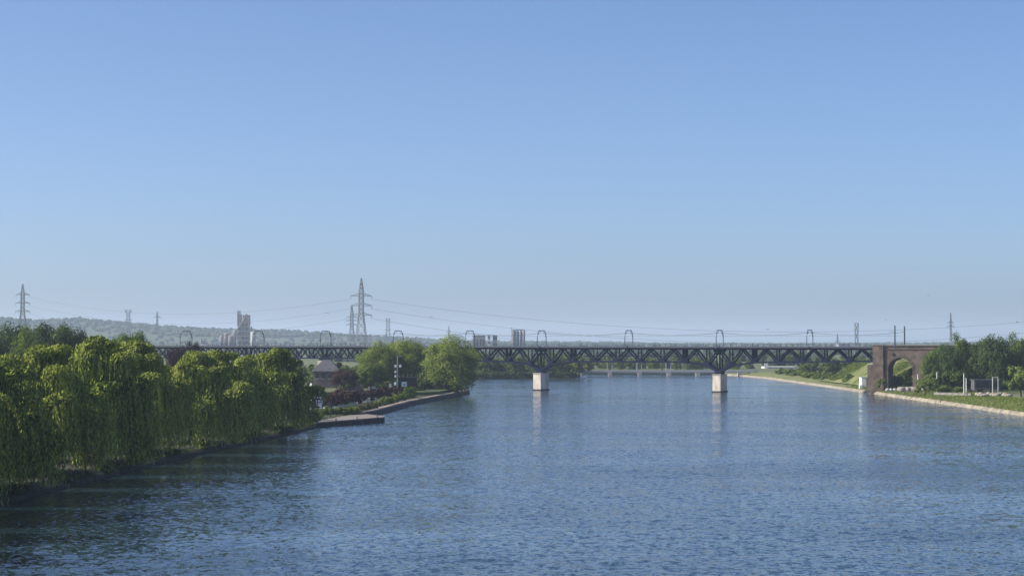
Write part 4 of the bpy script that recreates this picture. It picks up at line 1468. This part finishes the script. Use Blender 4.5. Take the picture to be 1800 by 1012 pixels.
for k in range(3):
    q_ = Vector(A_).lerp(Vector(B_), .3 + k * .3)
    mb = MB(); mb.tube([(q_.x - .2, q_.y + .7, 1.2), (q_.x - .2, q_.y + .7, 1.6)], .16, 7); mb.build('bollard', M['quay'], dk)

hedges = [(556, 738, 'lime', 1.6, 'rounded lime green bush at the left end of the landing dock'), (549, 742, 'green', 1.5, 'dark green bush between the last willow and the dock')]
for i, (x, y, m, s, lab) in enumerate(hedges):
    p = gp(x, y, 1.3)
    make_tree('bush', bush[i], M[m], bush_stem, lab, 'bush', None, (p.x, p.y, 1.2), i, s * .62, s * .62)
hp0, hp1 = gp(566, 729, 1.35), gp(622, 727, 1.35)
for i in range(7):
    p = hp0.lerp(hp1, i / 6)
    make_tree('hedge_shrub', hedge[i % 2], M['lime'], None, ORD[i] + ' bright green hedge shrub from the left behind the landing dock', 'hedge', 'bright hedge behind the dock', (p.x, p.y + .5 * (i % 2), 1.3), i, 1.05, 1.25)
for i in range(6):
    p = gp(628 + i * 5.5, 724 - i * 1.3, 1.4)
    make_tree('hedge_shrub', hedge[i % 2], M['russet' if i % 2 else 'green'], None, ORD[i] + ' dull hedge shrub to the right of the bright green hedge', 'hedge', 'dull hedge along the quay', (p.x, p.y, 1.35), i, .9, 1.0)
for i in range(9):
    p = gp(668 + i * 6.5, 713 - i * 1.75, 1.45)
    make_tree('hedge_shrub', hedge[i % 2], M['lime' if i < 6 else 'green'], None, ORD[i] + ' yellow green hedge shrub from the left along the quay path', 'hedge', 'hedge along the quay path', (p.x - 1.0 + (i % 3) * .7, p.y + 1.2, 1.4), i, .9 + .2 * (i % 2), 1.0 + .25 * (i % 3))
rb = [(583, 716, 1.35), (596, 712, 1.55), (608, 713, 1.45), (620, 709, 1.4), (633, 708, 1.3), (646, 706, 1.2), (662, 702, 1.25), (676, 699, 1.2), (690, 697, 1.1), (704, 695, 1.0)]
for i, (x, y, s) in enumerate(rb):
    p = gp(x, y, 1.4)
    make_tree('russet_shrub', bush[i % 3], M['russet' if i % 3 else 'purple'], bush_stem, ORD[i] + ' dusky reddish shrub from the left between marina and quay hedge', 'shrub', 'reddish shrubs on the point', (p.x, p.y, 1.35), i * 1.1, s, s * 1.05)
gb = [(722, 699, 'green', 1.3), (735, 690, 'green', 1.5), (748, 690, 'dark', 1.5), (760, 688, 'russet', 1.2), (772, 688, 'lime', 1.2), (787, 688, 'russet', 1.25), (803, 684, 'russet', 1.2), (668, 690, 'dark', 1.2), (613, 690, 'green', 1.4), (628, 684, 'green', 1.5), (598, 676, 'lime', 1.0)]
gl = ['round green bush standing on the quay path', 'green bush under the left of the overhanging tree', 'dark bush under the overhanging tree', 'brownish bush below the overhanging tree', 'lime bush below the overhanging tree', 'brownish bush near the tip of the point',
      'reddish bush at the very tip of the point', 'dark bush below the small dark green tree', 'green bush right of the covered boat', 'green bush in front of the dark hut', 'yellowish bush below the house wall']
for i, (x, y, m, s) in enumerate(gb):
    p = gp(x, y, 1.6)
    make_tree('bush', bush[i % 3], M[m], bush_stem, gl[i], 'bush', 'bushes on the point', (p.x - .5, p.y, 1.4), i * .7, s, s * 1.1)
rr = random.Random(44)
for i in range(18):
    p = gp(605 + i * 11, 684 - (i % 3) * 1.5, 2.3)
    make_tree('bush', bush[i % 3], M[['green', 'dark', 'russet', 'mid'][i % 4]], None, 'low bush in the shade under the olive trees', 'bush', 'undergrowth below the olive trees', (p.x, p.y + rr.uniform(0, 12), 2.1), i, rr.uniform(.9, 1.5), rr.uniform(.9, 1.5))

for i in range(11):                         # shrubs at the foot of the willows
    Yb = 215 + i * 21.5
    Xb = float(np.interp(Yb, [q[1] for q in lb_out], [q[0] for q in lb_out]))
    make_tree('waterside_shrub', bush[i % 3], M[['dark', 'green', 'dark', 'mid'][i % 4]], bush_stem, ORD[i] + ' low shrub from the left at the water edge under the willows', 'shrub', 'waterside shrubs under the willows',
              (Xb - .6 - .5 * (i % 2), Yb, .5), i * 1.9, .55 + .2 * (i % 3), .5 + .15 * (i % 2))
for i, x in enumerate((549, 562, 574, 588)):
    p = gp(x, 677, GZ)
    make_tree('garden_bush', bush[i % 3], M[['green', 'mid', 'russet', 'green'][i]], bush_stem, ORD[i] + ' garden bush from the left in front of the house wall', 'bush', 'garden bushes before the house', (p.x, p.y, GZ - .2), i, 1.3, 1.1 + .3 * (i % 2))
for i, (x, top, Y, m) in enumerate([(500, 640, 850, 'mid'), (520, 636, 880, 'green'), (538, 640, 860, 'mid'), (556, 645, 840, 'green'), (578, 640, 900, 'mid'), (596, 636, 870, 'russet'), (612, 638, 850, 'mid'), (628, 640, 880, 'green')]):
    p = at(x, top, Y)
    make_tree('bridge_tree', fartree[i % 3], M[m], far_trunk, ORD[i] + ' small tree from the left growing behind the house by the bridge approach', 'tree', 'small trees by the bridge approach', (p.x, Y, GZ - .3), i * 1.3, 1.0, (p.z - GZ) / 11.0)
# house with hipped roof
H0, H1 = at(547, 652, 756), at(599, 652, 756)
hx, hw = (H0.x + H1.x) / 2, (H1.x - H0.x)
t = tag(empty('house', (hx, 762, GZ)), 'house with grey hipped roof behind the marina', 'house')
ez = H0.z; pz = at(566, 632, 762).z
mb = MB(); mb.box((hx, 762, (GZ + ez) / 2), (hw - 1.2, 10, ez - GZ)); mb.build('wall', M['wall'], t)
mb = MB()
mb.add([(hx - hw / 2, 756, ez - .1), (hx + hw / 2, 756, ez - .1), (hx + hw / 2, 768, ez - .1), (hx - hw / 2, 768, ez - .1), (hx - 1.6, 762, pz), (hx + 1.0, 762, pz)],
       [(0, 1, 5, 4), (1, 2, 5), (2, 3, 4, 5), (3, 0, 4), (3, 2, 1, 0)])
rf = mb.build('roof', M['roof'], t)
mb = MB(); mb.path([(hx - hw / 2, 755.95, ez - .2), (hx + hw / 2, 755.95, ez - .2)], .25, .3); mb.build('gutter', M['roof'], rf)
for k in range(4):
    X = hx - hw / 2 + 2.0 + k * 2.4
    mb = MB(); mb.box((X, 756.95, ez - 1.9), (1.3, .2, 1.6)); w_ = mb.build('window', M['glass'], t)
    mb = MB(); mb.box((X, 756.85, ez - 2.82), (1.6, .3, .16)); mb.build('sill', M['offw'], w_)
a, b = at(608, 660, 720), at(626, 672, 720)
t = tag(empty('low_hut', ((a.x + b.x) / 2, 721, GZ)), 'low hut with pale roof edge right of the house', 'hut')
mb = MB(); mb.box(((a.x + b.x) / 2 + 1, 723, (GZ + b.z) / 2), (6, 5, b.z - GZ)); mb.build('wall', M['wall'], t)
mb = MB(); mb.add([(a.x - 3, 719, b.z - .2), (a.x, 719, a.z), (b.x, 719, b.z - .2), (a.x - 3, 726, b.z - .2), (a.x, 726, a.z), (b.x, 726, b.z - .2)], [(0, 1, 2), (3, 5, 4), (0, 3, 4, 1), (1, 4, 5, 2), (0, 2, 5, 3)]); rf = mb.build('roof', M['roof'], t)
mb = MB(); mb.beam((a.x, 718.9, a.z + .1), (b.x + .2, 718.9, b.z - .1), .2, .3); mb.build('roof_edge', M['offw'], rf)

# black kiosk with white sign and the signal mast
k0, k1 = at(700, 664, 704), at(731, 681, 704)
t = tag(empty('black_kiosk', ((k0.x + k1.x) / 2, 704, GZ)), 'black flat roofed kiosk with white sign under the olive trees', 'kiosk')
mb = MB(); mb.box(((k0.x + k1.x) / 2, 706, (k0.z + GZ) / 2), (k1.x - k0.x, 4, k0.z - GZ)); mb.build('wall', M['black'], t)
mb = MB(); mb.box(((k0.x + k1.x) / 2, 705.8, k0.z + .12), (k1.x - k0.x + .6, 5, .24)); mb.build('roof', M['black'], t)
sx = at(710.5, 675, 703.9)
mb = MB(); mb.box((sx.x, 703.9, sx.z), (1.8, .12, 1.6)); sg = mb.build('sign_board', M['white'], t)
mb = MB(); mb.box((sx.x + .05, 703.8, sx.z - .1), (.75, .08, .7)); mb.build('emblem', M['grey'], sg)
for k in range(4):
    X = at(702 + k * 7, 660, 704).x
    mb = MB(); mb.box((X, 705, k0.z + .75), (.14, .14, 1.1)); mb.build('roof_post', M['conc'], t)
mp = at(698.5, 625, 696)
t = tag(empty('signal_mast', (mp.x, 696, GZ)), 'tall mast with white signal boards in front of the olive trees', 'mast')
mb = MB(); mb.box((mp.x, 696, (mp.z + 1.4) / 2), (.38, .38, mp.z - 1.4)); mb.build('pole', M['grey'], t)
mb = MB(); mb.beam((mp.x, 696, mp.z - .2), (mp.x + 1.5, 696, mp.z - .1), .16); mb.build('arm', M['grey'], t)
for dx, y, sz in ((-3.4, 643, .7), (5, 643, .7), (-3.6, 653, .6), (-3.6, 661, .6), (-4, 674, .8)):
    q_ = at(698.5 + dx, y, 695.7)
    mb = MB(); mb.box((q_.x, 695.7, q_.z), (sz, .12, sz * 1.3)); mb.build('signal_board', M['white'], t)
    mb = MB(); mb.beam((q_.x, 695.86, q_.z), (mp.x, 695.86, q_.z), .1); mb.build('bracket', M['grey'], t)
q_ = at(686, 677, 700)
t = tag(empty('white_notice', (q_.x, 700, GZ)), 'small white notice board left of the signal mast', 'sign')
mb = MB(); mb.box((q_.x, 700, q_.z), (.8, .1, 1.2)); mb.build('board', M['white'], t)
mb = MB(); mb.box((q_.x, 700.1, (q_.z + 1.6) / 2 - .3), (.14, .08, q_.z - 1.6)); mb.build('post', M['wood'], t)


def boat(label, loc, rz, L, canopy=None, cabin=True):
    t = tag(empty('motor_boat', loc, rz), label, 'boat', 'boats in the marina')
    B, D = L * .32, L * .14
    st = [(-.5, .80, 0), (-.3, .95, 0), (0, 1.0, .03), (.25, .78, .10), (.42, .38, .2), (.5, .03, .28)]
    vs, fs = [], []
    for x, w_, sh_ in st:
        vs += [(x * L, -w_ * B / 2, D * (1 + sh_)), (x * L, -w_ * B * .36, -.2), (x * L, 0, -.38), (x * L, w_ * B * .36, -.2), (x * L, w_ * B / 2, D * (1 + sh_))]
    for i in range(len(st) - 1):
        for k in range(4): fs.append((i * 5 + k, i * 5 + k + 1, i * 5 + 6 + k, i * 5 + 5 + k))
    fs.append((0, 1, 2, 3, 4))

    def part(name, v, f, m, par=t):
        me = bpy.data.meshes.new(name); me.from_pydata(v, [], f); me.update()
        return link(name, me, M[m], par)

    def bx(name, c, s, m, par=t, taper=1.0):
        q = MB(); q.box(c, s, 0, taper)
        return part(name, q.v, q.f, m, par)
    h = part('hull', vs, fs, 'white')
    part('deck', [v for i, v in enumerate(vs) if i % 5 in (0, 4)], [(2 * i, 2 * i + 1, 2 * i + 3, 2 * i + 2) for i in range(len(st) - 1)], 'offw', h)
    q = MB()
    for i in range(len(st) - 1):
        for k in (0, 4):
            q.beam(Vector(vs[i * 5 + k]) - Vector((0, 0, .16)), Vector(vs[i * 5 + 5 + k]) - Vector((0, 0, .16)), .1, .14)
    part('rubbing_strake', q.v, q.f, 'navy', h)
    if cabin:
        c = bx('cabin', (-.02 * L, 0, D + L * .075), (L * .42, B * .72, L * .15), 'white', t, .8)
        bx('windscreen', (L * .165, 0, D + L * .085), (L * .05, B * .6, L * .09), 'glass', c)
        for sd in (-1, 1): bx('side_window', (-.03 * L, sd * B * .325, D + L * .09), (L * .26, .1, L * .05), 'glass', c)
    if canopy: bx('canopy', (-.27 * L, 0, D + L * .16), (L * .34, B * .8, L * .22), canopy, t, .8)
    q = MB()
    for sd in (-1, 1):
        q.path([Vector((.08 * L, sd * B * .46, D + .1)), Vector((.1 * L, sd * B * .45, D + .75)), Vector((.4 * L, sd * B * .2, D * 1.25 + .75)), Vector((.49 * L, 0, D * 1.3 + .7))], .05)
    part('rail', q.v, q.f, 'grey', t)
    return t


for x, y, rz, L, cn, lab in [(556, 727, .35, 8.0, None, 'white motor boat nearest to the last willow in the marina'), (557, 713, .3, 9.0, None, 'white cabin boat second in the row beside the last willow'),
                             (576, 696, .15, 8.0, 'navy', 'white boat with black canopy in front of the house'), (593, 692, -.25, 7.5, None, 'small white boat right of the black canopied boat'),
                             (560, 688, .5, 8.0, 'grey', 'grey covered boat at the back of the marina'), (577, 722, .6, 5.5, None, 'little white boat touching the reddish shrubs'),
                             (645, 713, .2, 6.0, None, 'white boat half hidden between the reddish shrubs'), (660, 700, .9, 7.0, 'offw', 'pale covered boat behind the reddish shrubs'),
                             (656, 690, .1, 8.0, 'offw', 'large pale covered boat below the small dark green tree')]:
    p = gp(x, y, 0)
    if x > 640: p.z = 1.3
    boat(lab, p, rz, L, cn)
bl = ['white boat glimpsed through the leftmost gap under the willows', 'white boat seen through the first bright gap between willow trunks', 'white boat behind the trunks in the left third of the willow row', 'white boat seen low between the middle willows', 'white boat behind the willow below the purple tree', 'white boat behind the willows below the cement works']
for i, (X, Y) in enumerate([(-88, 150), (-90, 166), (-92, 182), (-86, 196), (-84, 212), (-78, 226)]):
    boat(bl[i], Vector((X, 2 * Y, 0)), .2 + .3 * i, 8.5, 'grey' if i % 3 == 2 else None)
bp_ = gp(1017.5, 664.5, 0)
b_ = boat('tiny white boat on the far water beside the dark tower', bp_, .1, 9)
b_['group'] = 'boats far out'

# ------------------------------------------------------------------ gulls
for i, (x, y, Y, lab) in enumerate([(1632, 519, 330, 'gull gliding highest in the sky at right'), (758, 557, 420, 'gull flying right of the tall pale pylon'), (575, 550, 420, 'gull flying left of the tall pale pylon'),
                                    (1557, 563, 420, 'gull flying left of the viaduct masts'), (1350, 579, 420, 'gull low above the bridge deck'), (1788, 566, 330, 'gull above the right hand trees')]):
    p = at(x, y, 2 * Y)
    t = tag(empty('gull', p, i * 1.1), lab, 'bird', 'gulls in the sky')
    def part(name, v, f):
        me = bpy.data.meshes.new(name); me.from_pydata(v, [], f); link(name, me, M['bird'], t)
    q = MB(); q.tube([(-.25, 0, 0), (-.1, 0, .02), (.12, 0, .02), (.28, 0, 0)], .05, 6, .03); part('body', q.v, q.f)
    for sd in (-1, 1):
        q = MB(); q.beam((0, sd * .04, .03), (.04, sd * .35, .16), .02, .16); q.beam((.04, sd * .35, .16), (-.06, sd * .75, .1), .02, .11); part('wing', q.v, q.f)

# ------------------------------------------------------------------ haze
hz = MB()
hz.box((0, 11700, 88.75), (29000, 25200, 182.5))
ho = hz.build('haze', None)
hm = bpy.data.materials.new('haze')
hm.use_nodes = True
nt = hm.node_tree
nt.nodes.remove(nt.nodes['Principled BSDF'])
pv = nt.nodes.new('ShaderNodeVolumePrincipled')
pv.inputs['Color'].default_value = (.68, .81, 1.0, 1)
pv.inputs['Density'].default_value = 0.78e-4
pv.inputs['Anisotropy'].default_value = .25
nt.links.new(pv.outputs[0], nt.nodes['Material Output'].inputs['Volume'])
ho.data.materials.append(hm)
tag(ho, 'pale blue haze filling the valley air', 'haze', kind='stuff')
